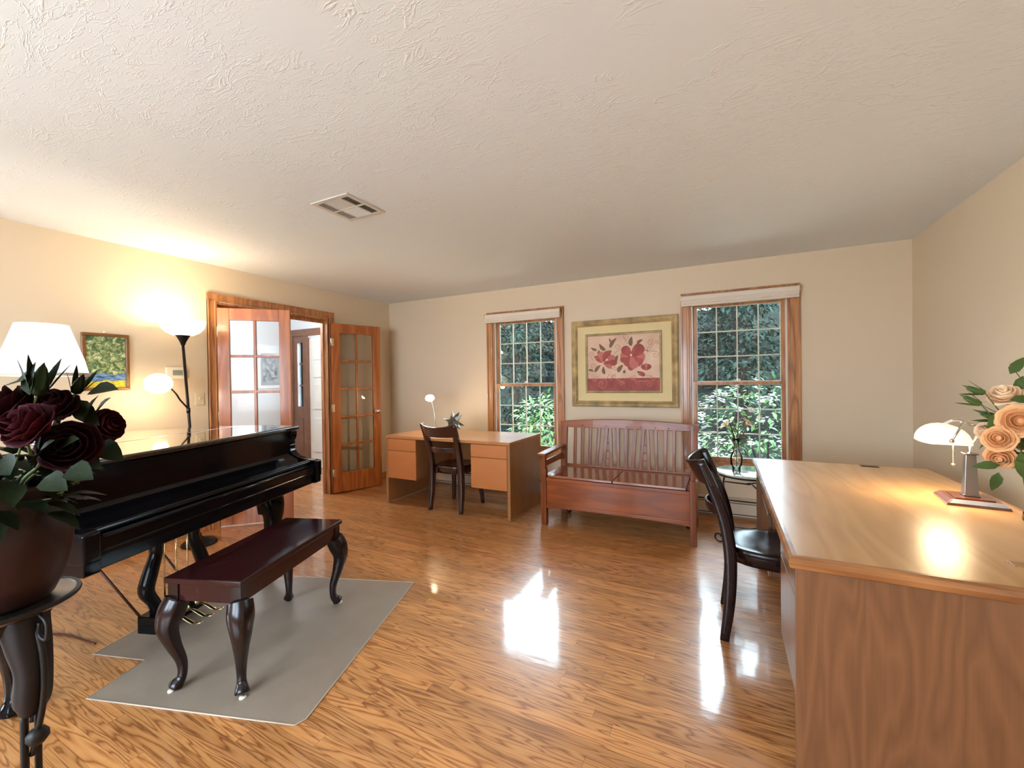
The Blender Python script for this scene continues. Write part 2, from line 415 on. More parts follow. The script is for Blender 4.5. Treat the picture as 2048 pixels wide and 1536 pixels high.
# ================================================================== ROOM
HXL = -6.42
b = MB(); b.box(HXL - .1, XR + .12, YR - .12, D + .14, -.12, 0); struct(b.build('floor', 'oak_floor'), 'glossy strip oak floor running parallel to the window wall', 'floor')
b = MB(); b.box(HXL - .1, XR + .12, YR - .12, D + .14, H, H + .12); struct(b.build('ceiling', 'ceiling_plaster'), 'white skip-trowel textured ceiling', 'ceiling')
W1 = (-2.54, -1.685, .50, 2.095); W2 = (-.298, .546, .50, 2.095)
SL = (-6.19, -6.03, .95, 2.0); FD = (-5.93, -5.0, 0, 2.06)
def wall_y(b, y0, y1, x0, x1, holes):
    holes = sorted(holes); x = x0
    for (a, c, z0, z1) in holes:
        b.box(x, a, y0, y1, 0, H)
        if z0 > 0: b.box(a, c, y0, y1, 0, z0)
        if z1 < H: b.box(a, c, y0, y1, z1, H)
        x = c
    b.box(x, x1, y0, y1, 0, H)
b = MB(); wall_y(b, D, D + .14, XL - .12, XR + .12, [W1, W2]); struct(b.build('wall_back', 'wall_paint'), 'beige wall with the two windows', 'wall')
b = MB(); b.box(XR, XR + .12, YR - .12, D, 0, H); struct(b.build('wall_right', 'wall_paint'), 'beige wall behind the lamp and roses', 'wall')
DO = (2.25, 3.51, 2.10)
b = MB(); b.box(XL - .12, XL, YR, LW[0], 0, H); b.box(XL - .12, XL, LW[1], DO[0], 0, H); b.box(XL - .12, XL, LW[0], LW[1], 0, LW[2]); b.box(XL - .12, XL, LW[0], LW[1], LW[3], H); b.box(XL - .12, XL, DO[1], D, 0, H); b.box(XL - .12, XL, DO[0], DO[1], DO[2], H)
struct(b.build('wall_left', 'wall_paint'), 'beige wall with the french door opening', 'wall')
RW = [(-2.95, -1.95, .6, 2.15), (-1.75, -.72, .6, 2.15)]  # unseen window openings added to let daylight in from behind
b = MB(); wall_y(b, YR - .12, YR, XL - .12, XR + .12, RW); struct(b.build('wall_rear', 'wall_paint'), 'beige wall behind the camera', 'wall')
# hall
b = MB(); wall_y(b, D, D + .14, HXL - .1, XL - .12, [SL, FD]); struct(b.build('wall_hall_front', 'hall_paint'), 'pale hall wall around the front door', 'wall')
b = MB(); b.box(HXL - .1, HXL, 0.6, D, 0, H); struct(b.build('wall_hall_left', 'hall_paint'), 'pale blue-white far wall of the hall', 'wall')
b = MB(); b.box(HXL - .1, XL - .12, .5, .6, 0, H); struct(b.build('wall_hall_near', 'hall_paint'), 'pale near wall of the hall', 'wall')
b = MB(); b.box(HXL, -5.95, .6, 3.70, 0, H); struct(b.build('wall_hall_closet', 'hall_paint'), 'pale hall wall return', 'wall')
t = thing('added_window_3', 'tall glazed doors added on the left wall outside the picture to let in daylight', 'window', (XL, (LW[0] + LW[1]) / 2, 0), kind='structure')
b = MB(); hw_ = (LW[1] - LW[0]) / 2
for (a, c) in ((-hw_, -hw_ + .07), (-.04, .04), (hw_ - .07, hw_)): b.box(-.08, -.03, a, c, LW[2], LW[3])
for (a, c) in ((-hw_ + .07, -.04), (.04, hw_ - .07)): b.box(-.08, -.03, a, c, LW[2], LW[2] + .1); b.box(-.08, -.03, a, c, LW[3] - .08, LW[3])
b.build('sash', 'oak_trim', t, bevel=.003)
b = MB(); b.box(-.057, -.053, -hw_ + .06, hw_ - .06, LW[2] + .09, LW[3] - .07); b.build('glass', 'window_glass', t)

# baseboards
b = MB(); b.box(XL, XL + .014, YR, 2.18, 0, .09); struct(b.build('baseboard_left', 'oak_trim_flat', bevel=.003), 'oak baseboard on the door wall', 'baseboard')
b = MB(); b.box(XL, XL + .014, 3.63, D, 0, .09); struct(b.build('baseboard_corner', 'oak_trim_flat', bevel=.003), 'short oak baseboard between door and corner', 'baseboard')
b = MB(); b.box(XR - .014, XR, YR, D, 0, .09); struct(b.build('baseboard_right', 'oak_trim_flat', bevel=.003), 'oak baseboard on the right wall', 'baseboard')
b = MB(); b.box(XL + .014, -3.75, D - .014, D, 0, .09); struct(b.build('baseboard_back', 'oak_trim_flat', bevel=.003), 'oak baseboard behind the far desk', 'baseboard')
b = MB(); b.box(-5.95, -5.935, .6, 3.7, 0, .1); b.box(HXL, -5.95, 3.7, 3.715, 0, .1); struct(b.build('baseboard_hall', 'white_enamel', bevel=.003), 'white baseboard in the hall', 'baseboard')

# door casing (trim)
def casing_profile_bar(b, a0, a1, fixed, z0, z1, vertical, out):
    pass
cas = thing('trim_1', 'oak casing with stepped moulding around the french doors', 'door casing', (0, 0, 0), kind='structure')
b = MB()
for (y0, y1) in ((2.183, 2.264), (3.505, 3.577)):
    b.box(XL, XL + .018, y0, y1, 0, 2.115)
    inner = y1 - .022 if y0 < 3 else y0; outer = y0 if y0 < 3 else y1 - .014
    b.box(XL, XL + .026, outer, outer + .014, 0, 2.115); b.box(XL, XL + .022, inner, inner + .012, 0, 2.115)
b.box(XL, XL + .018, 2.183, 3.577, 2.105, 2.177); b.box(XL, XL + .026, 2.183, 3.577, 2.163, 2.177); b.box(XL, XL + .022, 2.22, 3.54, 2.112, 2.124)
b.build('architrave', 'oak_trim', cas, bevel=.003)
b = MB(); b.box(XL - .12, XL + .001, 2.25, 2.268, 0, 2.10); b.box(XL - .12, XL + .001, 3.492, 3.51, 0, 2.10); b.box(XL - .12, XL + .001, 2.268, 3.492, 2.082, 2.10)
b.box(XL - .075, XL - .06, 2.268, 3.492, 2.045, 2.082); b.box(XL - .075, XL - .06, 2.268, 2.28, 0, 2.045); b.box(XL - .075, XL - .06, 3.48, 3.492, 0, 2.045)
b.build('jamb', 'oak_trim', cas, bevel=.002)

def french_door(name, label, hinge, dirv, wd, mirror, knob):
    rz = math.atan2(dirv[1], dirv[0])
    t = thing(name, label, 'door', (hinge[0], hinge[1], 0), rz, kind='structure')
    z0, z1, th = .012, 2.045, .018; st, tr, br, mu = .098, .112, .235, .026
    b = MB(); b.box(0, st, -th, th, z0, z1); b.box(wd - st, wd, -th, th, z0, z1)
    b.build('stile', 'door_fir', t, bevel=.003)
    b = MB(); b.box(st, wd - st, -th, th, z1 - tr, z1); b.box(st, wd - st, -th, th, z0, z0 + br); b.build('rail', 'door_fir', t, bevel=.003)
    b = MB(); gx0, gx1, gz0, gz1 = st, wd - st, z0 + br, z1 - tr; mid = (gx0 + gx1) / 2
    b.box(mid - mu / 2, mid + mu / 2, -.013, .013, gz0, gz1)
    for k in range(1, 5):
        z = gz0 + (gz1 - gz0) * k / 5; b.box(gx0, gx1, -.0125, .0125, z - mu / 2, z + mu / 2)
    b.build('muntins', 'door_fir', t, bevel=.004)
    b = MB(); b.box(gx0 - .004, gx1 + .004, -.0015, .0015, gz0 - .004, gz1 + .004); b.build('glass', 'door_glass', t)
    for zh in (.25, 1.03, 1.82):
        b = MB(); b.tube([(-.004, mirror * .02, zh - .045), (-.004, mirror * .02, zh + .045)], .0065, 10)
        b.box(-.003, .0, -.016, .016, zh - .045, zh + .045); b.box(0, .026, mirror * .0182, mirror * .020, zh - .045, zh + .045)
        b.build('hinge', 'hinge_metal', t)
    if knob:
        for sg in (-1, 1):
            b = MB(); Mx = Matrix.Rotation(-sg * PI / 2, 3, 'X')
            b.lathe([(.03, .0), (.03, .004), (.012, .008), (.010, .03), (.022, .038), (.028, .05), (.024, .062), (.001, .066)], 20, (wd - .055, sg * th, .965), M=Mx)
            b.build('knob', 'nickel', t)
    return t
french_door('door_1', 'ten-light wood french door standing open into the room behind the piano', (-4.204, 2.272), (.722, .692), .61, 1, False)
french_door('door_2', 'ten-light wood french door folded back toward the corner, with round knob', (-4.178, 3.515), (.355, .935), .61, -1, True)

# ================================================================== WINDOWS
def window(name, label, W, out):
    x0, x1, z0, z1 = W; ox0, ox1, oz0, oz1 = out
    t = thing(name, label, 'window', ((ox0 + ox1) / 2, D, oz0), kind='structure'); cx, cz = (ox0 + ox1) / 2, oz0
    def L(b, a, c, y0, y1, e, f): b.box(a - cx, c - cx, y0 - D, y1 - D, e - cz, f - cz)
    b = MB(); y = D
    for (a, c, flip) in ((ox0, x0, 1), (x1, ox1, -1)):
        L(b, a, c, y - .018, y, oz0, oz1); e = a if flip == 1 else c - .016; L(b, e, e + .016, y - .028, y - .0181, oz0, oz1)
        e = c - .03 if flip == 1 else a + .018; L(b, e, e + .012, y - .023, y - .0181, oz0, oz1)
    L(b, x0, x1, y - .018, y, z1, oz1); L(b, ox0 + .016, ox1 - .016, y - .028, y - .0181, oz1 - .016, oz1)
    L(b, x0, x1, y - .018, y, oz0, z0); L(b, ox0 + .016, ox1 - .016, y - .028, y - .0181, oz0, oz0 + .016)
    b.build('casing', 'oak_trim', t, bevel=.003)
    b = MB(); j = .018
    L(b, x0, x0 + j, D, D + .14, z0, z1); L(b, x1 - j, x1, D, D + .14, z0, z1); L(b, x0 + j, x1 - j, D, D + .14, z1 - j, z1); L(b, x0 + j, x1 - j, D, D + .16, z0, z0 + .02)
    b.build('jamb', 'oak_trim', t, bevel=.002)
    b = MB()
    for a in (x0 + j, x1 - j - .016):
        L(b, a, a + .016, D + .012, D + .09, z0 + .02, z1 - j)
    b.build('jamb_liner', 'liner_vinyl', t, bevel=.002)
    zm = 1.282; sx0, sx1 = x0 + j + .006, x1 - j - .006
    def sash(nm, ya, yb, za, zb, rt, rb, st):
        b = MB(); L(b, sx0, sx0 + st, ya, yb, za, zb); L(b, sx1 - st, sx1, ya, yb, za, zb); L(b, sx0 + st, sx1 - st, ya, yb, zb - rt, zb); L(b, sx0 + st, sx1 - st, ya, yb, za, za + rb)
        sa = b.build(nm, 'oak_trim', t, bevel=.003)
        gx0, gx1, gz0, gz1 = sx0 + st, sx1 - st, za + rb, zb - rt; ym = (ya + yb) / 2
        b = MB(); m = .0055
        for k in range(1, 4):
            xx = gx0 + (gx1 - gx0) * k / 4; L(b, xx - m, xx + m, ym - .008, ym + .008, gz0, gz1)
        for k in range(1, 3):
            zz = gz0 + (gz1 - gz0) * k / 3; L(b, gx0, gx1, ym - .0078, ym + .0078, zz - m, zz + m)
        e = .004
        L(b, gx0, gx0 + e, ym - .012, ym + .009, gz0, gz1); L(b, gx1 - e, gx1, ym - .012, ym + .009, gz0, gz1); L(b, gx0, gx1, ym - .012, ym + .009, gz0, gz0 + e); L(b, gx0, gx1, ym - .012, ym + .009, gz1 - e, gz1)
        b.build('muntin_grid', 'muntin_paint', sa, bevel=.0015)
        b = MB(); L(b, gx0 - .003, gx1 + .003, ym + .001, ym + .003, gz0 - .003, gz1 + .003); b.build('glass', 'window_glass', sa)
        return sa
    sash('lower_sash', D + .018, D + .05, z0 + .02, zm + .012, .030, .035, .042)
    sash('upper_sash', D + .054, D + .086, zm - .016, z1 - j, .050, .030, .042)
    b = MB(); L(b, cx - .028, cx + .028, D + .02, D + .046, zm + .012, zm + .02); b.tube([(-.02, .033, zm + .02 - cz), (-.005, .028, zm + .032 - cz), (.025, .026, zm + .026 - cz)], .005, 8)
    b.build('sash_lock', 'nickel', t)
    return t
window('window_1', 'narrow oak double-hung window behind the far desk', W1, (-2.615, -1.61, .425, 2.17))
window('window_2', 'oak double-hung window behind the little round table', W2, (-.373, .622, .425, 2.17))
def wshade(label, x0, x1):
    t = thing('roller_shade', label, 'window shade', ((x0 + x1) / 2, D - .03, 2.05), group='raised cellular shades')
    w = (x1 - x0) / 2
    b = MB(); b.prism([(-.055, .05), (-.05, .085), (-.03, .092), (0, .092), (0, .03), (-.045, .035)], 'x', -w, w); b.build('headrail', 'shade_fabric', t, bevel=.004)
    b = MB()
    for k in range(6):
        z = .003 + k * .0078
        b.prism([(-.050 - .003 * (k % 2), z), (-.052 + .003 * (k % 2), z + .004), (-.050, z + .0077), (-.004, z + .0077), (-.004, z)], 'x', -w + .003, w - .003)
    b.build('folded_cells', 'shade_fabric', t)
    b = MB(); b.box(-w + .003, w - .003, -.053, -.003, -.014, .002); b.build('bottom_rail', 'shade_fabric', t, bevel=.004)
    for sg in (-1, 1):
        b = MB(); b.box(sg * w - .004 if sg > 0 else -w - .003, sg * w + .003 if sg > 0 else -w + .004, -.058, 0, .04, .094); b.build('end_bracket', 'brass', t, bevel=.001)
wshade('white cellular shade pulled up over the narrow window left of the flower picture', -2.61, -1.635)
wshade('white cellular shade pulled up over the window right of the flower picture', -.366, .612)

# ================================================================== HALL BEYOND
t = thing('door_3', 'white panelled front door out in the hall', 'door', (-5.465, D, 0), kind='structure')
b = MB(); w = .455
b.box(-w, w, .02, .055, .02, 2.05)
b.build('door_slab', 'door_white', t, bevel=.003)
for (xa, xb) in ((-.35, -.05), (.05, .35)):
    for (za, zb) in ((.24, .78), (.92, 1.32), (1.42, 1.62), (1.7, 1.9)):
        b = MB(); b.box(xa, xb, .006, .021, za, zb); b.build('raised_panel', 'door_white', t, bevel=.012, seg=3)
b = MB(); b.box(-w, w, -.02, .06, 0, .02); b.build('threshold', 'white_enamel', t, bevel=.003)
t = thing('trim_2', 'brown wooden frame and sidelight panel beside the front door', 'door casing', (0, D, 0), kind='structure')
b = MB(); b.box(-6.36, -4.9, -.03, 0, 2.09, 2.2); b.box(-6.36, -6.27, -.03, 0, 0, 2.09); b.box(-5.98, -5.92, -.03, .06, 0, 2.09); b.box(-5.01, -4.9, -.03, 0, 0, 2.09)
b.build('door_frame', 'hall_brown', t, bevel=.004)
b = MB(); b.box(-6.27, -6.18, -.012, 0, 0, 2.09); b.box(-6.04, -5.98, -.012, 0, 0, 2.09); b.box(-6.18, -6.04, -.012, 0, 0, .96); b.box(-6.18, -6.04, -.012, 0, 1.99, 2.09)
b.box(-6.2, -6.04, -.022, -.0121, .25, .78); b.build('sidelight_panel', 'hall_brown', t, bevel=.003)
b = MB(); b.box(-6.19, -6.03, .05, .054, .95, 2.0); b.build('glass', 'window_glass', t)
b = MB()
for z in (1.3, 1.65): b.box(-6.19, -6.03, .04, .06, z - .012, z + .012)
b.build('muntins', 'hall_brown', t)
t = thing('picture_frame', 'white framed black and white flower photograph in the hall', 'picture', (HXL, 4.22, 1.56))
b = MB(); b.box(0, .02, -.19, .19, -.30, .30); b.build('frame', 'photo_frame_white', t, bevel=.004)
b = MB(); b.box(.02, .023, -.15, .15, -.25, .25); b.build('mat_border', 'photo_frame_grey', t)
b = MB(); b.box(.0231, .026, -.12, .12, -.21, .21); b.build('photograph', 'art_greyphoto', t)
t = thing('ceiling_lamp', 'round flush ceiling lamp in the hall', 'ceiling lamp', (-5.0, 3.3, H))
b = MB(); b.lathe([(.17, 0), (.17, -.02), (.15, -.03)], 32); b.build('base', 'white_enamel', t)
b = MB(); b.shell([(.15, -.028), (.14, -.06), (.1, -.09), (.05, -.105), (.001, -.11)], 32); b.build('diffuser', 'hall_lamp_glow', t)

# ================================================================== WALL ITEMS
t = thing('switch_plate', 'ivory light switch plate beside the french door casing', 'light switch', (XL, 2.112, 1.205))
b = MB(); b.box(0, .006, -.036, .036, -.058, .058); b.build('plate', 'ivory_plastic', t, bevel=.002)
b = MB(); b.box(.006, .009, -.006, .006, -.013, .013); b.prism([(.008, -.004), (.019, .004), (.019, .010), (.008, .010)], 'y', -.004, .004)
b.v = [(v[0], v[1], v[2]) for v in b.v]; b.build('toggle', 'ivory_plastic', t)
for z in (-.03, .03):
    b = MB(); b.tube([(.005, 0, z), (.0075, 0, z)], .003, 10); b.build('screw', 'nickel', t)
t = thing('thermostat', 'white thermostat with grey display behind the torchiere pole', 'thermostat', (XL, 1.93, 1.435))
b = MB(); b.box(0, .024, -.075, .075, -.05, .05); b.build('housing', 'white_plastic', t, bevel=.005)
b = MB(); b.box(.024, .0255, -.03, .045, -.02, .025); b.build('display', 'lcd_grey', t)
t = thing('landscape_painting', 'small walnut framed painting of trees, blue water and yellow field', 'painting', (XL, 1.475, 1.515))
b = MB(); fw = .024
for (a, c, e, f) in ((-.14, .14, .193, .217), (-.14, .14, -.217, -.193), (-.14, -.116, -.193, .193), (.116, .14, -.193, .193)):
    b.box(0, .02, a, c, e, f); 
b.build('frame', 'frame_walnut', t, bevel=.006)
b = MB(); b.box(.004, .009, -.117, .117, -.194, .194); b.build('canvas', 'art_landscape', t)
b = MB(); b.lathe([(.011, 0), (.011, .006), (.001, .012)], 14, (0, -.005, .226), M=Matrix.Rotation(PI / 2, 3, 'Y')); b.build('wall_hook', 'white_plastic', t)
t = thing('outlet_plate', 'ivory wall outlet seen between the bench slats', 'outlet', (-1.055, D, .40))
b = MB(); b.box(-.035, .035, -.006, 0, -.057, .057); b.build('plate', 'ivory_plastic', t, bevel=.002)
for z in (-.02, .02):
    b = MB(); b.lathe([(.016, 0), (.015, .003)], 18, (0, -.006, z), M=Matrix.Rotation(PI / 2, 3, 'X')); b.build('receptacle', 'white_plastic', t)

# flower picture
PX, PZ = -.957, 1.505
t = thing('flower_picture', 'large gold framed picture of red flowers above the wooden bench', 'picture', (PX, D, PZ))
def frame_ring(b, hw, hh, wd, prof_y):
    """mitred frame: outer half sizes hw, hh; profile list of (inset, depth)"""
    for i in range(len(prof_y) - 1):
        (a, ya), (c, yc) = prof_y[i], prof_y[i + 1]
        o = [(-hw + a, -hh + a), (hw - a, -hh + a), (hw - a, hh - a), (-hw + a, hh - a)]
        n = [(-hw + c, -hh + c), (hw - c, -hh + c), (hw - c, hh - c), (-hw + c, hh - c)]
        for k in range(4):
            k2 = (k + 1) % 4
            b.add([(o[k][0], ya, o[k][1]), (o[k2][0], ya, o[k2][1]), (n[k2][0], yc, n[k2][1]), (n[k][0], yc, n[k][1])], [(0, 1, 2, 3)])
b = MB(); frame_ring(b, .558, .472, 0, [(0, 0), (0, -.03), (.012, -.042), (.022, -.036), (.03, -.030), (.036, -.034), (.05, -.046), (.058, -.036), (.064, -.018), (.066, -.004)]); b.build('frame', 'frame_gold', t)
b = MB(); b.box(-.5, .5, -.010, -.002, -.412, .412); b.build('mat_board', 'mat_board', t)
b = MB(); frame_ring(b, .402, .322, 0, [(0, -.010), (0, -.018), (.008, -.024), (.02, -.020), (.026, -.011)]); b.build('inner_fillet', 'frame_fillet', t)
# print: one mesh, painted motifs laid on the sheet
b = MB(); b.box(-.378, .378, -.0125, -.0102, -.298, .298, mat=0)
def blob(cx, cz, pts, y, mat):
    vs = [(cx, y - .0002, cz)] + [(p[0], y, p[1]) for p in pts]; n = len(pts)
    b.add(vs, [(0, i + 1, (i + 1) % n + 1) for i in range(n)], False, mat)
def petal(cx, cz, ang, L, Wd, y, mat):
    pts = []
    for i in range(18):
        th = 2 * PI * i / 18; u = (.5 - .5 * math.cos(th)) * L; w = Wd * .5 * math.sin(th) * (.5 + .7 * (u / L))
        pts.append((cx + math.cos(ang) * u - math.sin(ang) * w, cz + math.sin(ang) * u + math.cos(ang) * w))
    blob(cx + math.cos(ang) * L * .5, cz + math.sin(ang) * L * .5, pts, y, mat)
def aleaf(cx, cz, ang, L, Wd, y=-.0129, mat=3):
    pts = []
    for i in range(14):
        th = 2 * PI * i / 14; u = (.5 - .5 * math.cos(th)) * L; w = Wd * .5 * math.sin(th) * abs(math.sin(th)) ** .3 * (1.2 - .6 * u / L) + .08 * L * math.sin(PI * u / L)
        pts.append((cx + math.cos(ang) * u - math.sin(ang) * w, cz + math.sin(ang) * u + math.cos(ang) * w))
    blob(cx + math.cos(ang) * L * .5, cz + math.sin(ang) * L * .5, pts, y, mat)
def pic(px, pz):  # zoom pixels of the print (320..1640, 300..1320) to its plane
    return (-.378 + (px - 318) / (1632 - 318) * .756, .298 - (pz - 300) / (1325 - 300) * .596)
def swirl(cx, cz, r, turns, a0, tail=None, mat=4, wd=.0022, sg=1, y=-.0127):
    pts = []
    if tail: pts += [tail]
    n = 22
    for i in range(n + 1):
        k = 1 - i / n; a = a0 + sg * (1 - k) * turns * 2 * PI; pts.append((cx + r * (.12 + .88 * k) * math.cos(a), cz + r * (.12 + .88 * k) * math.sin(a)))
    for i in range(len(pts) - 1):
        p, q = Vector(pts[i]), Vector(pts[i + 1]); d = (q - p); nrm = Vector((-d.y, d.x)); nrm = nrm.normalized() * wd if nrm.length > 0 else nrm
        b.add([(p.x - nrm.x, y, p.y - nrm.y), (q.x - nrm.x, y, q.y - nrm.y), (q.x + nrm.x, y, q.y + nrm.y), (p.x + nrm.x, y, p.y + nrm.y)], [(0, 1, 2, 3)], False, mat)
    b.v = b.v
for (sx, sz, r, a0, tx, tz, sg) in [(395, 635, .03, 3.4, 430, 760, -1), (1040, 360, .035, 2.6, 1080, 480, -1), (880, 525, .035, 5.2, 820, 640, 1), (1480, 475, .035, .6, 1400, 600, 1), (1560, 690, .035, 1.2, 1380, 600, -1), (1595, 480, .02, 2, 1460, 580, -1), (420, 870, .035, 0, 560, 860, 1), (840, 930, .025, 3, 700, 900, -1)]:
    swirl(*pic(sx, sz), r, 1.3, a0, pic(tx, tz), 4, .0022, sg)
for (sx, sz, r, a0, tx, tz, sg) in [(585, 1200, .062, .9, 740, 1020, -1), (960, 1195, .03, 0, 850, 1100, 1), (1440, 1215, .035, 2, 1250, 1150, -1), (800, 1060, .03, 1, 740, 1150, -1), (1180, 1080, .035, 3, 1240, 1180, 1), (1520, 1110, .03, 2, 1400, 1060, 1), (460, 1120, .03, 1, 540, 1040, 1)]:
    swirl(*pic(sx, sz), r, 1.25, a0, pic(tx, tz), 6, .003, sg)
for (lx, lz, an, L, wd) in [(500, 565, 2.7, .075, .03), (660, 575, 2.3, .10, .042), (745, 530, .95, .125, .045), (770, 430, 1.9, .05, .02), (1130, 515, 1.45, .10, .05), (1240, 480, .6, .075, .035), (820, 870, 1.2, .125, .05), (890, 985, .95, .095, .05), (455, 975, .85, .10, .04), (330, 930, -.3, .065, .028), (640, 1020, 1.7, .085, .04), (440, 690, -.2, .06, .03), (660, 670, .6, .085, .05), (530, 650, 1.4, .05, .03), (1000, 1010, 1.2, .04, .03), (1340, 630, .8, .04, .016), (1400, 600, -.7, .03, .012)]:
    x, z = pic(lx, lz); aleaf(x, z, an, L, wd)
for (px_, pz_, an, L, wd, m, dy) in [(600, 800, 2.3, .10, .075, 1, 0), (600, 800, 1.7, .12, .08, 2, 1), (620, 790, 1.1, .13, .09, 1, 2), (640, 800, .5, .13, .08, 2, 3), (620, 820, .05, .15, .07, 1, 4), (640, 830, -.45, .09, .05, 2, 5)]:
    x, z = pic(px_, pz_); petal(x, z, an, L, wd, -.0132 - .00012 * dy, m)
x, z = pic(660, 765); petal(x, z, .5, .03, .02, -.0142, 5)
for (an, L, wd, m) in [(2.25, .135, .105, 1), (2.95, .115, .09, 2), (3.5, .12, .085, 1), (.75, .165, .13, 1), (-.1, .145, .12, 2), (-.65, .14, .11, 1), (-1.25, .135, .10, 2), (-2.1, .115, .09, 1), (-1.6, .15, .08, 1)]:
    x, z = pic(1135, 705); petal(x, z, an, L, wd, -.0134 - .0001 * (hash((an, L)) % 7), m)
x, z = pic(1135, 690); petal(x, z - .01, 1.6, .03, .022, -.0146, 5)
for (px_, pz_, an, L, wd, m) in [(1400, 960, 2.2, .07, .06, 1), (1400, 960, 1.0, .07, .06, 1), (1400, 965, 1.6, .075, .05, 2), (1405, 900, 1.6, .02, .02, 5), (1240, 980, -.5, .09, .05, 1), (1260, 985, -.9, .05, .04, 2)]:
    x, z = pic(px_, pz_); petal(x, z, an, L, wd, -.0134, m)
b.build('print', ['art_canvas', 'art_petal', 'art_petal_light', 'art_leaf', 'art_vine', 'art_centre', 'art_swirl'], t)

# baseboard heater
t = thing('baseboard_heater', 'low beige hot water heater running under both windows', 'heater', (0, D, 0))
hx0, hx1 = -3.74, 1.1
b = MB(); b.box(hx0, hx1, -.012, 0, .02, .185); b.prism([(-.012, .185), (-.060, .178), (-.062, .172), (-.02, .172)], 'x', hx0, hx1); b.build('back_panel', 'heater_enamel', t, bevel=.002)
b = MB(); b.prism([(-.062, .04), (-.066, .045), (-.066, .136), (-.060, .140), (-.058, .136), (-.058, .045)], 'x', hx0, hx1); b.build('front_cover', 'heater_enamel', t, bevel=.001)
b = MB(); b.box(hx0, hx1, -.062, -.056, .146, .157); b.build('damper', 'heater_enamel', t)
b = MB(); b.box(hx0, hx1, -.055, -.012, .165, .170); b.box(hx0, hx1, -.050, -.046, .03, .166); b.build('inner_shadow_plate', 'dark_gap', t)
b = MB(); b.tube([(hx0 + .02, -.035, .09), (hx1 - .02, -.035, .09)], .02, 10); b.build('fin_tube', 'dark_gap', t)
for x in (hx0, hx1 - .02):
    b = MB(); b.box(x, x + .02, -.068, 0, .02, .187); b.build('end_cap', 'heater_enamel', t, bevel=.002)

# ceiling vent
t = thing('ceiling_vent', 'white square supply vent with four louvre groups in the ceiling', 'vent', (-2.105, 1.925, H))
b = MB(); hv = .157
b.box(-hv, hv, -hv, -hv + .03, -.008, 0); b.box(-hv, hv, hv - .03, hv, -.008, 0); b.box(-hv, -hv + .03, -hv + .03, hv - .03, -.008, 0); b.box(hv - .03, hv, -hv + .03, hv - .03, -.008, 0)
b.box(-.006, .006, -hv + .03, hv - .03, -.009, 0) if False else None
b.box(-hv + .03, hv - .03, -.006, .006, -.009, -.001)
b.box(-.072, -.062, -hv + .03, hv - .03, -.0085, -.001); b.box(.062, .072, -hv + .03, hv - .03, -.0085, -.001)
b.build('frame', 'vent_paint', t, bevel=.002)
b = MB(); b.box(-hv + .03, hv - .03, -hv + .03, hv - .03, -.0012, -.0002); b.build('duct_shadow_plate', 'dark_gap', t)
for (xa, xb, ya, yb, ax, n, tilt) in ((-.062, .062, -.127, -.006, 'x', 8, .5), (-.062, .062, .006, .127, 'x', 12, 1.15), (-.127, -.072, -.127, -.006, 'y', 5, 1.1), (-.127, -.072, .006, .127, 'y', 5, 1.1), (.072, .127, -.127, -.006, 'y', 5, .5), (.072, .127, .006, .127, 'y', 5, .5)):
    b = MB()
    for k in range(n):
        if ax == 'y':
            c = xa + (xb - xa) * (k + .5) / n; M = Matrix.Translation((c, 0, -.005)) @ Matrix.Rotation(tilt - PI / 2, 4, 'Y'); w = (xb - xa) / n * .5
            b.box(-.0005, .0005, ya, yb, -w * .9, w * .9, M=M)
        else:
            c = ya + (yb - ya) * (k + .5) / n; M = Matrix.Translation((0, c, -.005)) @ Matrix.Rotation(PI / 2 - .35 if n == 8 else -tilt + PI / 2, 4, 'X'); w = (yb - ya) / n * (.32 if n == 8 else .5)
            b.box(xa, xb, -.0005, .0005, -w * .9, w * .9, M=M)
    b.build('louvre_bank', 'vent_paint', t)

# ================================================================== FAR DESK
t = thing('office_desk', 'orange-brown laminate double pedestal desk under the narrow window', 'desk', (-2.555, 3.49, 0)); w = .765; dp = .735; ht = .749
b = MB(); b.box(-w, w, 0, dp, ht - .028, ht); b.build('desk_top', 'desk_laminate', t, bevel=.002)
for sg in (-1, 1):
    b = MB(); xa = sg * w; b.box(min(xa, xa - sg * .03), max(xa, xa - sg * .03), .004, dp - .004, .014, ht - .029); b.build('side_panel', 'side_laminate', t, bevel=.002)
    b = MB(); xx = sg * (w - .015)
    b.box(xx - .013, xx + .013, .03, dp - .03, .008, .0135); b.build('glide_strip', 'liner_vinyl', t)
    for yy in (.05, dp - .05):
        b = MB(); b.lathe([(.012, 0), (.012, .008)], 12, (xx, yy, 0)); b.build('glide', 'black_metal', t)
b = MB(); b.box(-w + .031, w - .031, dp - .05, dp - .032, .30, ht - .029); b.build('modesty_panel', 'side_laminate', t)
for (xa, xb) in ((-.733, -.35), (.335, .733)):
    b = MB(); b.box(xa + .004, xb - .004, .022, dp - .06, .29, ht - .03); b.build('pedestal', 'side_laminate', t, bevel=.002)
    for (za, zb) in ((.592, .714), (.288, .586)):
        b = MB(); b.box(xa, xb, .002, .021, za, zb); b.build('drawer', 'drawer_laminate', t, bevel=.002)

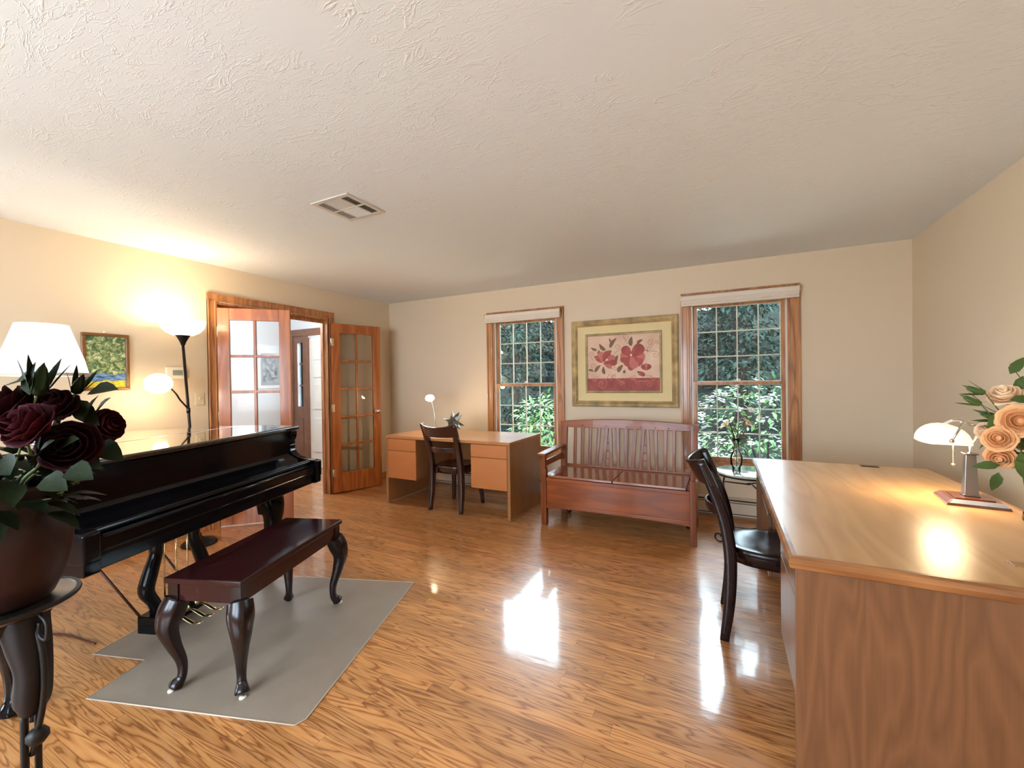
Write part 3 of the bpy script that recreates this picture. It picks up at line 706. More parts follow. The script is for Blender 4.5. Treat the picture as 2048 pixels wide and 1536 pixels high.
# ================================================================== RIGHT DESK
t = thing('oak_desk', 'large light oak desk with rounded edge in the right foreground', 'desk', (.195, 1.60, 0)); w, dp, ht = .925, 1.835, .757
b = MB(); b.box(.012, w - .012, .012, dp - .012, ht - .04, ht - .0005); b.build('desk_top', 'desk_oak_top', t)
b = MB()
pr = [(0, -.042), (-.010, -.036), (-.014, -.02), (-.010, -.006), (-.001, 0), (.012, 0), (.012, -.042)]
ring = []
for (dx, dz) in pr:
    ring.append([(dx, dx, ht + dz), (w - dx, dx, ht + dz), (w - dx, dp - dx, ht + dz), (dx, dp - dx, ht + dz)])
for i in range(len(pr) - 1):
    for k in range(4):
        k2 = (k + 1) % 4; b.add([ring[i][k], ring[i][k2], ring[i + 1][k2], ring[i + 1][k]], [(0, 1, 2, 3)], True)
eo = b.build('edge_band', 'desk_oak_edge', t, bevel=0)
for (ya, yb) in ((.018, .048), (dp - .048, dp - .018)):
    b = MB(); b.box(.008, w - .03, ya, yb, .004, ht - .043); b.build('side_panel', 'desk_oak_shaded', t, bevel=.003)
b = MB(); b.box(w - .10, w - .08, .049, dp - .049, .15, ht - .043); b.build('modesty_panel', 'desk_oak_shaded', t)
for (ya, yb) in ((.05, .655), (1.25, dp - .05)):
    b = MB(); b.box(.052, .75, ya, yb, .168, ht - .043); b.build('pedestal', 'desk_oak_shaded', t, bevel=.002)
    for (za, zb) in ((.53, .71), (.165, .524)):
        b = MB(); b.box(.032, .051, ya + .002, yb - .002, za, zb); b.build('drawer', 'desk_oak_shaded', t, bevel=.002)
for (gx, gy) in ((.625, 1.775), (.62, .20)):
    b = MB(); b.box(gx - .045, gx + .045, gy - .022, gy + .022, ht - .002, ht + .003); b.build('cable_grommet', 'black_metal' if gy > 1 else 'side_laminate', t, bevel=.002)

# ================================================================== CAFE CHAIRS  (faces +y, origin between rear feet)
def cafe_chair(label, loc, rz, mat):
    t = thing('dining_chair', label, 'chair', loc, rz, 'dark curved-back wooden chairs')
    hw = .19
    for sg in (-1, 1):
        pts = [(sg * hw, -.01, 0), (sg * (hw - .005), .015, .2), (sg * (hw - .012), .02, .42), (sg * (hw - .014), -.005, .6), (sg * (hw - .008), -.065, .78), (sg * (hw + .006), -.115, .905)]
        b = MB(); b.tube(smooth_path(pts, 5), smooth_vals([.019, .024, .027, .026, .023, .018], 5), 12, .8, up=(1, 0, 0), flat=1.1); b.build('rear_leg', mat, t)
    for sg in (-1, 1):
        pts = [(sg * .165, .40, .425), (sg * .17, .405, .25), (sg * .19, .425, 0)]
        b = MB(); b.tube(smooth_path(pts, 5), smooth_vals([.023, .021, .016], 5), 12, .75, up=(1, 0, 0)); b.build('front_leg', mat, t)
    for (x, y) in ((-.19, -.01), (.19, -.01), (-.19, .425), (.19, .425)):
        b = MB(); b.lathe([(.014, -.001), (.014, .003)], 12, (x, y, 0)); b.build('foot_glide', 'white_plastic', t)
    # seat: rounded, scooped
    def outline(a):
        c, s_ = math.cos(a), math.sin(a); k = 3.2
        r = (abs(c) ** k + abs(s_) ** k) ** (-1 / k); x = .205 * r * c; y = .215 + .215 * r * s_
        x *= 1 - .10 * ((.215 - y) / .215 if y < .215 else 0) ; return x, y
    b = MB(); N = 40
    zs = [(0, .452, .0), (.3, .453, 0), (.55, .457, 0), (.72, .462, 0), (.8, .464, 0), (.95, .464, 0), (1, .460, 0), (1.0, .444, 0), (.985, .438, 0), (.5, .436, 0), (0, .436, 0)]
    vs = []; fs = []
    for (k, z, _) in zs:
        for i in range(N):
            x, y = outline(2 * PI * i / N); kk = max(k, .001); vs.append((x * kk, .215 + (y - .215) * kk, z))
    for r in range(len(zs) - 1):
        for i in range(N): a = r * N + i; c = r * N + (i + 1) % N; fs.append((a, c, c + N, a + N))
    b.add(vs, fs, True); b.build('seat', mat, t)
    b = MB(); pts = []
    for i in range(N):
        x, y = outline(2 * PI * i / N); pts.append((x * .93, .215 + (y - .215) * .93))
    ins = [(x * .90, .215 + (y - .215) * .90) for x, y in pts]
    for i in range(N):
        j = (i + 1) % N
        b.add([(*pts[i], .385), (*pts[j], .385), (*pts[j], .437), (*pts[i], .437), (*ins[i], .385), (*ins[j], .385), (*ins[j], .437), (*ins[i], .437)], [(0, 1, 2, 3), (5, 4, 7, 6), (0, 4, 5, 1)], True)
    b.build('apron', mat, t)
    # curved top rail and lower slat
    def rail(z0, z1, y0, bow, hx, th, lean, nm, arch):
        b = MB()
        def fn(u, v, off):
            x = (u * 2 - 1) * hx; zz = z0 + (z1 - z0 + arch * (1 - (2 * u - 1) ** 2) * 1.0) * v
            y = y0 - bow * (1 - (2 * u - 1) ** 2) - lean * (v) + off
            return (x, y, zz)
        nu, nv = 20, 6
        A = [[fn(i / nu, j / nv, -th / 2) for j in range(nv + 1)] for i in range(nu + 1)]; B_ = [[fn(i / nu, j / nv, th / 2) for j in range(nv + 1)] for i in range(nu + 1)]
        loop = []
        vs = []; 
        for i in range(nu + 1):
            vs += [A[i][j] for j in range(nv + 1)] + [B_[i][j] for j in range(nv, -1, -1)]
        m = 2 * (nv + 1); fs = []
        for i in range(nu):
            for j in range(m): fs.append((i * m + j, i * m + (j + 1) % m, (i + 1) * m + (j + 1) % m, (i + 1) * m + j))
        fs.append(tuple(reversed(range(m)))); fs.append(tuple(nu * m + j for j in range(m)))
        b.add(vs, fs, True); b.build(nm, mat, t, bevel=.006, seg=3)
    rail(.775, .912, -.055, .078, .212, .022, .06, 'top_rail', -.030)
    rail(.612, .668, .0, .085, .18, .016, .012, 'back_slat', 0)
    return t
cafe_chair('dark brown curved-back chair pushed in at the far desk under the narrow window', (-2.545, 3.515, 0), 0, 'chair_walnut')
cafe_chair('near-black curved-back chair pushed into the large oak desk at the right', (.005, 2.565, 0), -PI / 2, 'chair_dark')

# ================================================================== STORAGE BENCH
t = thing('storage_bench', 'reddish maple settle with slatted back and hinged seat box between the windows', 'bench', (-.855, 3.58, 0))
MBN, MBU = 'bench_maple', 'bench_maple_upright'
hw = .66; fy = .02; by = .53
for sg in (-1, 1):
    x = sg * (hw - .025)
    b = MB(); b.box(x - .025, x + .025, 0, .05, 0, .515); b.box(x - .018, x + .018, .005, .045, .515, .635); b.box(x - .023, x + .023, .001, .049, .497, .512)
    b.build('front_leg', MBU, t, bevel=.004)
    b = MB(); xx = sg * (hw - .045)
    lean = [(by - .05, 0), (by, 0), (by + .0, .43), (by + .045, .90), (by + .01, .90), (by - .045, .43)]
    b.prism(lean, 'x', xx - .03, xx + .03); b.build('back_leg', MBU, t, bevel=.005)
    b = MB(); b.prism([(-.045, .634), (-.045, .652), (-.03, .66), (by, .672), (by, .652)], 'x', x - .04, x + .04); b.build('armrest', MBN, t, bevel=.006, seg=3)
    b = MB(); b.box(x - .011, x + .011, .05, by - .03, .53, .585); b.build('side_rail', MBN, t, bevel=.003)
    b = MB(); b.box(x - .012, x + .012, .05, by - .045, .165, .43); b.build('side_panel', MBN, t, bevel=.002)
    b = MB(); b.tube([(x, .05, .13), (x, .5, .13)], .012, 10); b.build('side_stretcher', MBN, t)
b = MB(); b.box(-hw + .05, hw - .05, .014, .032, .195, .40); b.build('front_panel', MBN, t, bevel=.002)
b = MB(); b.box(-hw + .05, hw - .05, .008, .04, .40, .432); b.build('front_top_rail', MBN, t, bevel=.003)
n = 16; pts = [(-hw + .05, .198), (hw - .05, .198)] + [((hw - .05) * math.cos(PI * i / n), .150 + .016 * math.sin(PI * i / n)) for i in range(n + 1)]
b = MB(); b.prism(pts, 'y', .006, .034); b.build('front_bottom_rail', MBN, t, bevel=.003)
b = MB(); b.box(-hw + .05, hw - .05, by - .06, by - .045, .165, .43); b.build('rear_panel', MBN, t)
b = MB(); b.box(-hw + .05, hw - .05, .034, by - .06, .166, .178); b.build('box_bottom', MBN, t)
for (xa, xb) in ((-.585, -.003), (.003, .585)):
    b = MB(); b.box(xa, xb, -.004, by - .075, .438, .460); b.build('seat_lid', 'bench_seat', t, bevel=.004)
b = MB(); b.box(-hw + .02, -.588, .04, by - .05, .430, .452); b.box(.588, hw - .02, .04, by - .05, .430, .452); b.box(-.585, .585, by - .072, by - .046, .43, .456); b.build('seat_surround', MBN, t, bevel=.003)
b = MB(); b.box(-hw + .075, hw - .075, by - .04, by - .01, .456, .478); b.build('back_bottom_rail', MBN, t, bevel=.003)
# arched top rail
n = 24; top = [(-.66 + 1.32 * i / n, .905 + .030 * (1 - (2 * i / n - 1) ** 2)) for i in range(n + 1)]; bot = [(.655, .845), (-.655, .845)]
b = MB(); pa = [(x, by + .006 + (z - .85) * .09, z) for x, z in top + bot]; pb = [(x, by + .036 + (z - .85) * .09, z) for x, z in top + bot]
b.quadsolid(pa, pb); b.build('top_rail', MBN, t, bevel=.005, seg=3)
for x in (-.42, -.18, .02, .15, .28, .4, .62):
    b = MB(); b.box(x - .005, x + .005, by + .0, by + .012, .862, .872); b.build('peg', 'chair_walnut', t)
def zx(u): # crop px -> local x on the back plane
    return (at_y(1060 + u / 5.12, 890, 4.1).x + .855)
slats = [(448, 477, 445, 475), (520, 552, 518, 548), (598, 630, 595, 626), (688, 724, 664, 698), (762, 800, 735, 775), (800, 836, 812, 852), (878, 916, 890, 920), (962, 1006, 966, 1000), (1054, 1092, 1036, 1072), (1138, 1176, 1112, 1150), (1182, 1218, 1200, 1238), (1262, 1302, 1280, 1312), (1368, 1406, 1368, 1402), (1458, 1494, 1456, 1490), (1548, 1562, 1550, 1580)]
for (a, c, e, f) in slats:
    b = MB(); lo, hi = .472, .852
    def yy(z): return by - .03 + (z - .45) * .085
    def sl(u0, u1, z): return [(zx(u0), yy(z), z), (zx(u1), yy(z), z)]
    A = sl(e, f, lo) + list(reversed(sl(a, c, hi))); Bq = [(p[0], p[1] + .016, p[2]) for p in A]
    b.quadsolid(A, Bq); b.build('back_slat', MBU, t, bevel=.003)
for (cx, s0) in ((797, 1), (1182, 1)):
    for k, z in enumerate((.55, .625, .70)):
        wd = 24 - k * 5
        b = MB(); b.box(zx(cx - wd), zx(cx + wd), yy(z) + .003, yy(z) + .013, z - .005, z + .005); b.build('ladder_bar', MBN, t)
for (x) in (-.56, .56):
    b = MB(); b.lathe([(.02, 0), (.03, .01), (.03, .028), (.02, .038)], 16, (x * .98, .42, .03), M=Matrix.Rotation(PI / 2, 3, 'Y')); b.build('caster', 'chair_walnut', t)

# ================================================================== ROUND SIDE TABLE + VASE
t = thing('side_table', 'small round glass-topped side table with curved iron legs below the right window', 'side table', (.175, 3.715, 0))
b = MB(); b.lathe([(.001, .590), (.235, .590), (.24, .594), (.24, .6), (.236, .603), (.001, .603)], 48); b.build('table_top', 'table_top_mosaic', t)
b = MB(); b.tube([(.232 * math.cos(a * PI / 18), .232 * math.sin(a * PI / 18), .583) for a in range(36)], .006, 8, closed=True); b.build('rim_ring', 'wrought_iron', t)
for k in range(3):
    a = k * 2 * PI / 3 + 2.9; c, sn = math.cos(a), math.sin(a)
    rr = [(.16, .58), (.185, .50), (.175, .38), (.15, .22), (.145, .12), (.175, .04), (.215, .008), (.25, .03), (.245, .065), (.215, .07), (.205, .05)]
    b = MB(); b.tube(smooth_path([(r * c, r * sn, z) for r, z in rr], 5), .0065, 8); b.build('leg', 'wrought_iron', t)
    b = MB(); b.tube([(.175 * c, .175 * sn, .5), (.18 * math.cos(a + 2 * PI / 3) * .1, .18 * math.sin(a + 2 * PI / 3) * .1, .505)], .005, 8); b.tube([(.148 * c, .148 * sn, .15), (0, 0, .155)], .005, 8); b.build('brace', 'wrought_iron', t)
VX, VY, VZ = .085, 3.62, .604
t = thing('bud_vase', 'clear glass bottle vase with flared neck on the round side table', 'vase', (VX, VY, VZ))
b = MB(); b.lathe([(.001, .004), (.026, .002), (.03, .01), (.03, .05), (.041, .065), (.044, .10), (.040, .135), (.022, .165), (.0165, .19), (.018, .22), (.028, .265), (.0265, .265), (.0165, .222), (.0148, .19), (.02, .163), (.037, .134), (.041, .1), (.038, .068), (.027, .053), (.026, .012), (.001, .010)], 32); b.build('glass_body', 'vase_glass', t)
def lily(label, grp, pts, heads, mat):
    t = thing('lily', label, 'flower', (VX, VY, VZ), 0, grp)
    P = smooth_path(pts, 5); b = MB(); b.tube(P, .0022, 6); b.build('stem', 'stem_green', t)
    for (hx, hy, hz, r) in heads:
        b = MB(); c = Vector((hx, hy, hz)); ax = (c - Vector(P[-3])).normalized()
        q = ax.to_track_quat('Z', 'Y').to_matrix()
        for k in range(6):
            a = k * PI / 3 + random.random() * .2
            def fn(u, v):
                w = (v - .5) * r * .5 * math.sin(PI * (u * .9 + .06)) ** .7; rad = r * (u ** 1.3) ; h = r * (.75 * u - .35 * u ** 3)
                p = Vector((rad * math.cos(a) - w * math.sin(a), rad * math.sin(a) + w * math.cos(a), h)); return tuple(q @ p + c)
            b.grid(fn, 5, 4)
        b.build('bloom', mat, t)
        b = MB(); b.tube([c + q @ Vector((0, 0, .0)), c + q @ Vector((.004, 0, r * .9))], .002, 6); b.build('stamen', 'stem_green', t)
    return t
lily('peach lily leaning left out of the glass bottle vase', 'lilies in the bottle vase', [(0, 0, .05), (-.004, 0, .2), (-.03, 0, .30), (-.055, -.01, .345)], [(-.06, -.01, .35, .065)], 'lily_peach')
lily('tall white lily with two blooms at the upper right of the bottle vase', 'lilies in the bottle vase', [(0, .003, .05), (.004, 0, .2), (.05, 0, .38), (.085, 0, .46)], [(.09, 0, .465, .07), (.135, .0, .43, .055)], 'lily_white')
lily('cream spidery lily hanging low at the right of the bottle vase', 'lilies in the bottle vase', [(0, -.003, .05), (.004, 0, .2), (.035, -.01, .33), (.06, -.02, .37)], [(.065, -.02, .372, .06)], 'lily_peach')
t = thing('dry_twig', 'bare dark forked twig standing in the bottle vase', 'twig', (VX, VY, VZ))
b = MB(); b.tube(smooth_path([(0, 0, .05), (-.003, 0, .22), (-.03, 0, .33), (-.05, 0, .42)], 5), smooth_vals([.003, .0025, .002, .001], 5), 6); b.tube(smooth_path([(-.01, 0, .27), (0, 0, .36), (.012, 0, .46)], 5), smooth_vals([.002, .0018, .001], 5), 6); b.build('branch', 'bark', t)
b = MB()
for (d, L) in (((-.6, 0, 1), .12), ((.5, .1, 1), .16), ((.9, 0, .6), .13), ((.1, -.3, 1), .2), ((-.2, .3, 1), .17)): b.leaf((0, 0, .2), d, (0, -1, .2), L, .012, droop=.25)
b.build('blade_leaves', 'stem_green', t)

# ================================================================== STAR + DESK LAMP on far desk
t = thing('star_ornament', 'spiky grey metal star ornament on a glass holder on the far desk', 'ornament', (-2.665, 3.85, .749))
b = MB(); ph = (1 + 5 ** .5) / 2
dirs = [Vector(v).normalized() for v in [(0, a, b_ * ph) for a in (-1, 1) for b_ in (-1, 1)] + [(a, b_ * ph, 0) for a in (-1, 1) for b_ in (-1, 1)] + [(b_ * ph, 0, a) for a in (-1, 1) for b_ in (-1, 1)]]
R3 = Matrix.Rotation(.35, 3, 'X') @ Matrix.Rotation(.5, 3, 'Z'); cz = .135
dirs += [Vector(v).normalized() for v in [(a, b_, c) for a in (-1, 1) for b_ in (-1, 1) for c in (-1, 1) if a * b_ * c > 0]]
for d in dirs:
    d = R3 @ d
    if d.z < -.75: continue
    u = d.orthogonal().normalized(); w = d.cross(u); c = Vector((0, 0, cz)); L = .130; r = .036; base = .042
    vs = [c + d * L] + [c + d * base + (u * math.cos(k * PI / 2) + w * math.sin(k * PI / 2)) * r for k in range(4)] + [c]
    b.add(vs, [(0, 1, 2), (0, 2, 3), (0, 3, 4), (0, 4, 1), (5, 2, 1), (5, 3, 2), (5, 4, 3), (5, 1, 4)])
b.build('spikes', 'star_metal', t)
b = MB(); b.lathe([(.001, 0), (.038, 0), (.042, .01), (.044, .06), (.040, .075), (.038, .06), (.036, .012), (.001, .008)], 24); b.build('holder', 'vase_glass', t)
b = MB(); b.ball((0, 0, cz), .052, 14); b.build('core', 'star_metal', t)
DLX, DLY = -3.01, 3.97
t = thing('gooseneck_lamp', 'small white gooseneck desk lamp, lit, at the back of the far desk', 'desk lamp', (DLX, DLY, .749))
b = MB(); b.lathe([(.06, 0), (.062, .006), (.055, .014), (.02, .022), (.012, .03), (.001, .03)], 28); b.build('base', 'white_enamel', t)
path = smooth_path([(0, 0, .02), (.006, -.002, .12), (.0, -.004, .2), (-.012, -.01, .27), (-.02, -.015, .325), (-.03, -.02, .36)], 6)
b = MB(); b.tube(path, .0065, 10); b.build('gooseneck', 'nickel', t)
hc = Vector((-.045, -.03, .395)); Mh = Vector((-.50, .60, .62)).to_track_quat('Z', 'Y').to_matrix()
b = MB(); b.shell([(.012, .045), (.028, .035), (.048, .008), (.052, -.006), (.050, -.006), (.045, .008), (.02, .032)], 28, c=hc, M=Mh); b.build('lamp_head', 'white_enamel', t)
b = MB(); b.lathe([(.001, .012), (.036, .008), (.045, .0), (.001, -.004)], 24, c=hc, M=Mh); b.build('bulb', 'desk_bulb_glow', t)
t_desk_lamp_light = Vector((DLX, DLY, .749)) + hc + Mh @ Vector((0, 0, -.04))

# ================================================================== FLOOR LAMP (torchiere with side globe)
TX, TY = -3.93, 1.95
t = thing('torchiere_lamp', 'black floor lamp with glowing uplight bowl and small side globe by the left wall', 'floor lamp', (TX, TY, 0))
b = MB(); b.lathe([(.125, 0), (.128, .012), (.11, .03), (.05, .045), (.02, .06), (.013, .09), (.001, .09)], 36); b.build('base', 'black_metal', t)
tp = Vector((-.035, -.075, 1.655)); b = MB(); b.tube([(0, 0, .05), tp * .5 , tp], .0105, 12); b.build('pole', 'black_metal', t)
b = MB(); b.lathe([(.011, 0), (.016, .01), (.022, .03), (.045, .075), (.055, .085), (.001, .085)], 24, tp); b.build('cup', 'black_metal', t)
b = MB(); z0 = .080
b.shell([(.02, z0), (.07, z0 + .004), (.115, z0 + .028), (.145, z0 + .065), (.158, z0 + .108), (.160, z0 + .125), (.155, z0 + .125), (.153, z0 + .108), (.14, z0 + .068), (.11, z0 + .033), (.06, z0 + .010)], 40, c=tp); b.build('glass_bowl', 'bowl_glow', t)
b = MB(); b.ball(tp + Vector((0, 0, .125)), .022, 12); b.build('bulb', 'bulb_glow', t)
ap = tp * (1.12 / 1.655); gc = Vector((-.045, -.245, 1.345))
b = MB(); b.tube(smooth_path([ap, ap + Vector((.004, -.015, .03)), ap + Vector((.004, -.06, .09)), gc + Vector((.04, .10, -.085)), gc + Vector((.03, .06, -.03))], 6), .0065, 8); b.tube([ap + Vector((0, 0, -.02)), ap + Vector((0, 0, .02))], .014, 10); b.build('side_arm', 'black_metal', t)
b = MB(); b.tube([gc + Vector((.028, .07, .02)), gc + Vector((.02, .045, .01))], .028, 16); b.build('socket', 'black_metal', t)
b = MB(); b.ball(gc, .092, 24, (1, 1, .88)); b.build('globe_shade', 'globe_glow', t)
TORCH = Vector((TX, TY, 0)) + tp; GLOBE = Vector((TX, TY, 0)) + gc

# ================================================================== GRAND PIANO  (local x to treble end, y toward tail)
PO = Vector((-2.393, 1.396, 0)); PRZ = math.atan2(.944, -.331)
t = thing('grand_piano', 'closed glossy black baby grand piano at the left', 'piano', PO, PRZ)
PB = 'piano_black'
LZ = 1.02
def outline_pts(ov=0.0, y0=.2):
    ctrl = [(.765, y0), (.775, .45), (.77, .62), (.715, .76), (.60, .90), (.45, 1.08), (.30, 1.27), (.12, 1.46), (-.12, 1.58), (-.38, 1.57), (-.60, 1.44), (-.72, 1.22), (-.76, .9), (-.765, y0)]
    P = [Vector((p[0], p[1], 0)) for p in ctrl]
    out = [P[0]] + [q for q in smooth_path(P[1:13], 5)] + [P[13]]
    cen = Vector((0, .7, 0)); res = []
    for p in out:
        d = (p - cen); d.z = 0; dn = d.normalized(); q = p + dn * ov
        if p.y <= y0 + 1e-6: q = Vector((p.x + math.copysign(ov, p.x), y0 - (ov if ov > 0 else 0) * .0, 0))
        res.append((q.x, q.y))
    return res
oc = outline_pts(0)
b = MB(); b.prism(oc, 'z', .655, .985); b.build('case', PB, t, bevel=.004)
# cheeks (arms) with scroll profile
for sg in (-1, 1):
    prof = [(0.004, .61), (0, .62), (0, .76), (.006, .771), (.016, .776), (.05, .777), (.10, .785), (.145, .798), (.178, .818), (.196, .845), (.203, .868), (.196, .876), (.196, .884), (.203, .892), (.203, .91), (.188, .935), (.184, .955), (.184, .984), (.30, .984), (.30, .61)]
    xa, xb = (.705, .765) if sg > 0 else (-.765, -.705)
    b = MB(); b.prism(prof, 'x', xa, xb); b.build('cheek', PB, t, bevel=.004, seg=3)
    b = MB(); b.box(xa - (.004 if sg < 0 else 0), xb + (.004 if sg > 0 else 0), -.006, .11, .655, .773); b.build('cheek_cap', PB, t, bevel=.01, seg=3)
b = MB(); b.box(-.70, .70, .06, .62, .60, .655); b.box(-.70, .70, .02, .06, .612, .70); b.build('keybed', PB, t, bevel=.006)
b = MB(); b.prism([(.008, .675), (.008, .74), (.012, .745), (.06, .745), (.06, .675)], 'x', -.705, .705); b.tube([(-.705, .010, .744), (.705, .010, .744)], .009, 12); b.tube([(-.705, .010, .688), (.705, .010, .688)], .0055, 10); b.build('keyslip', PB, t)
fb = [(.05, .735), (.036, .755), (.04, .772), (.055, .778), (.08, .776), (.10, .768), (.115, .770), (.135, .785), (.165, .80), (.195, .82), (.215, .85), (.222, .89), (.222, .94), (.25, .94), (.25, .735)]
b = MB(); b.prism(fb, 'x', -.704, .704, smooth=False); b.build('fallboard', PB, t, bevel=.004, seg=3)
b = MB(); b.box(-.704, .704, .206, .25, .942, .985); b.build('lid_prop_rail', PB, t, bevel=.003)
for x in (-.66, .66):
    b = MB(); b.lathe([(.012, 0), (.012, .006), (.007, .01), (.001, .012)], 14, (x, .212, .87), M=Matrix.Rotation(PI / 2, 3, 'X')); b.build('fallboard_screw', 'brass', t)
# lid in two leaves
def halfpoly(P, ycut, front):
    n = len(P); out = []
    for i in range(n):
        a, c = P[i], P[(i + 1) % n]; ia = (a[1] <= ycut) == front
        if ia: out.append(a)
        if (a[1] - ycut) * (c[1] - ycut) < 0:
            k = (ycut - a[1]) / (c[1] - a[1]); out.append((a[0] + (c[0] - a[0]) * k, ycut))
    return out
ol = outline_pts(.02, .175)
b = MB(); b.prism(halfpoly(ol, .648, True), 'z', LZ - .032, LZ); b.build('front_lid', 'piano_lid_black', t, bevel=.011, seg=4)
b = MB(); b.prism(halfpoly(ol, .652, False), 'z', LZ - .032, LZ); b.build('rear_lid', 'piano_lid_black', t, bevel=.006, seg=3)
b = MB(); b.tube([(-.77, .65, LZ - .004), (.785, .65, LZ - .004)], .0035, 8); b.build('lid_hinge', 'brushed_steel', t)
def cab_leg(b, top, foot, zt, rad, out):
    """cabriole: knee bulges outward, ankle in, pad foot"""
    x, y = top; ox, oy = out
    zs = [zt, zt * .86, zt * .7, zt * .5, zt * .3, zt * .14, zt * .055, 0.012]
    off = [0, .028, .045, .022, -.010, -.012, .014, .022]; rr = [1.35, 1.45, 1.15, .82, .6, .52, .78, .72]
    pts = [(x + ox * o, y + oy * o, z) for o, z in zip(off, zs)]
    b.tube(smooth_path(pts, 5), [rad * q for q in smooth_vals(rr, 5)], 14, .45, up=(1, 0, 0))
for (x, y, o) in ((-.69, .44, (-.4, -.3)), (.60, .30, (.5, -.5)), (-.20, 1.25, (0, 1.0))):
    b = MB(); cab_leg(b, (x, y), None, .57, .052, o); b.box(x - .09, x + .09, y - .09, y + .09, .565, .60); 
    b.prism([(x - .10, .565), (x + .10, .565), (x + .06, .50), (x + .045, .42), (x - .045, .42), (x - .06, .50)], 'y', y - .045, y + .045)
    lg = b.build('leg', PB, t, bevel=.004)
    b = MB(); b.tube([(x + o[0] * .022 - .012, y + o[1] * .022, .02), (x + o[0] * .022 + .012, y + o[1] * .022, .02)], .02, 14); b.build('caster', 'brass', lg)
b = MB(); b.box(-.70, .70, .35, .47, .60, .655); b.box(-.5, .4, 1.1, 1.3, .60, .655); b.build('bottom_beam', PB, t)
# lyre
for sg in (-1, 1):
    b = MB(); lx = -.03
    pts = [(lx + sg * .045, .38, .60), (lx + sg * .05, .38, .52), (lx + sg * .075, .38, .44), (lx + sg * .13, .38, .34), (lx + sg * .145, .38, .26), (lx + sg * .10, .38, .18), (lx + sg * .085, .38, .12)]
    pts = [(lx + sg * .16, .38, .60), (lx + sg * .12, .38, .52), (lx + sg * .115, .38, .44), (lx + sg * .15, .38, .34), (lx + sg * .17, .38, .26), (lx + sg * .13, .38, .18), (lx + sg * .11, .38, .12)]
    b.tube(smooth_path(pts, 6), smooth_vals([.04, .03, .026, .03, .03, .025, .028], 6), 12, .4, up=(0, 1, 0)); b.build('lyre_post', PB, t)
b = MB(); b.box(-.20, .14, .33, .44, .035, .125); b.build('lyre_box', PB, t, bevel=.006)
b = MB(); b.box(-.22, .16, .31, .45, .585, .60); b.build('lyre_head', PB, t, bevel=.004)
for k in (-1, 0, 1):
    x = -.03 + k * .07
    b = MB(); b.tube(smooth_path([(x, .335, .085), (x, .28, .08), (x, .235, .06), (x, .205, .05), (x, .175, .055), (x, .155, .06)], 4), smooth_vals([.009, .010, .012, .013, .016, .010], 4), 12, up=(1, 0, 0), flat=.4); b.ball((x, .325, .085), .019, 12); b.build('pedal', 'brass', t)
    b = MB(); b.tube([(x, .38, .12), (x, .38, .59)], .004, 8); b.build('pedal_rod', 'brass', t)
for sg in (-1, 1):
    b = MB(); b.tube([(-.03 + sg * .15, .43, .10), (-.03 + sg * .17, .92, .62)], .006, 8); b.build('lyre_brace', 'cord_brown', t)

# ================================================================== PIANO BENCH
BC = (-2.115, 1.365)
t = thing('piano_bench', 'glossy mahogany piano bench with cabriole legs standing on the grey mat', 'bench', (BC[0], BC[1], .004), math.atan2(.7, -.245) - PI / 2)
PM = 'piano_bench_mahogany'
bw, bl, bz = .185, .40, .50
b = MB(); b.box(-bw, bw, -bl, bl, bz - .026, bz); b.build('seat_lid', PM, t, bevel=.006, seg=3)
b = MB(); b.box(-bw + .018, bw - .018, -bl + .018, bl - .018, bz - .105, bz - .027); b.build('apron', PM, t, bevel=.003)
for sx in (-1, 1):
    for sy in (-1, 1):
        b = MB(); cab_leg(b, (sx * (bw - .035), sy * (bl - .035)), None, bz - .10, .032, (sx * .55, sy * .6)); b.box(sx * (bw - .035) - .024, sx * (bw - .035) + .024, sy * (bl - .035) - .024, sy * (bl - .035) + .024, bz - .125, bz - .028)
        lg = b.build('leg', 'chair_dark', t, bevel=.003)
        b = MB(); b.lathe([(.014, -.0005), (.014, .006)], 12, (sx * (bw - .035) + sx * .02, sy * (bl - .035) + sy * .02, 0)); b.build('glide', 'white_plastic', lg)
for sy in (-1,):
    b = MB(); b.box(-bw + .03, -bw + .036, sy * bl * .86, sy * bl * .86 + .02, bz - .09, bz - .05); b.build('side_bolt', 'chrome', t)

# ================================================================== CHAIR MAT
t = thing('chair_mat', 'grey translucent vinyl chair mat lying under the piano bench', 'floor mat', (-2.1, 1.4, 0))
mp = [(-1.84, 2.175), (-1.485, 1.10), (-1.50, 1.06), (-2.43, .765), (-2.51, 1.0), (-2.80, .91), (-3.02, 1.62), (-2.60, 1.91)]
poly = [(x + 2.1, y - 1.4) for x, y in mp]
b = MB(); b.prism(poly, 'z', .0005, .0035); b.build('sheet', 'mat_vinyl', t)
b = MB(); b.tube([(x, y, .003) for x, y in poly], .003, 6, closed=True); b.build('rim', 'mat_edge', t)

# ================================================================== TABLE LAMP ON PIANO
t = thing('table_lamp', 'white pleated shade table lamp standing on the piano lid', 'table lamp', (-3.5, .95, LZ))
b = MB(); b.lathe([(.085, 0), (.088, .012), (.06, .022), (.03, .03), (.001, .03)], 32); b.build('base', 'chrome', t)
b = MB(); b.lathe([(.02, .03), (.026, .05), (.018, .07), (.018, .26), (.026, .28), (.012, .30), (.008, .38), (.001, .38)], 20); b.build('column', 'chrome', t)
b = MB(); b.shell([(.190, .375), (.168, .475), (.132, .59), (.108, .67), (.106, .669), (.129, .59), (.165, .474), (.187, .376)], 96, wob=lambda a: 1 + .006 * math.cos(a * 48)); b.build('pleated_shade', 'pleated_shade', t)
b = MB()
for (r, z) in ((.191, .386), (.190, .376)): b.tube([(r * math.cos(a * PI / 24), r * math.sin(a * PI / 24), z) for a in range(48)], .005, 6, closed=True)
b.build('shade_trim', 'shade_fabric', t)
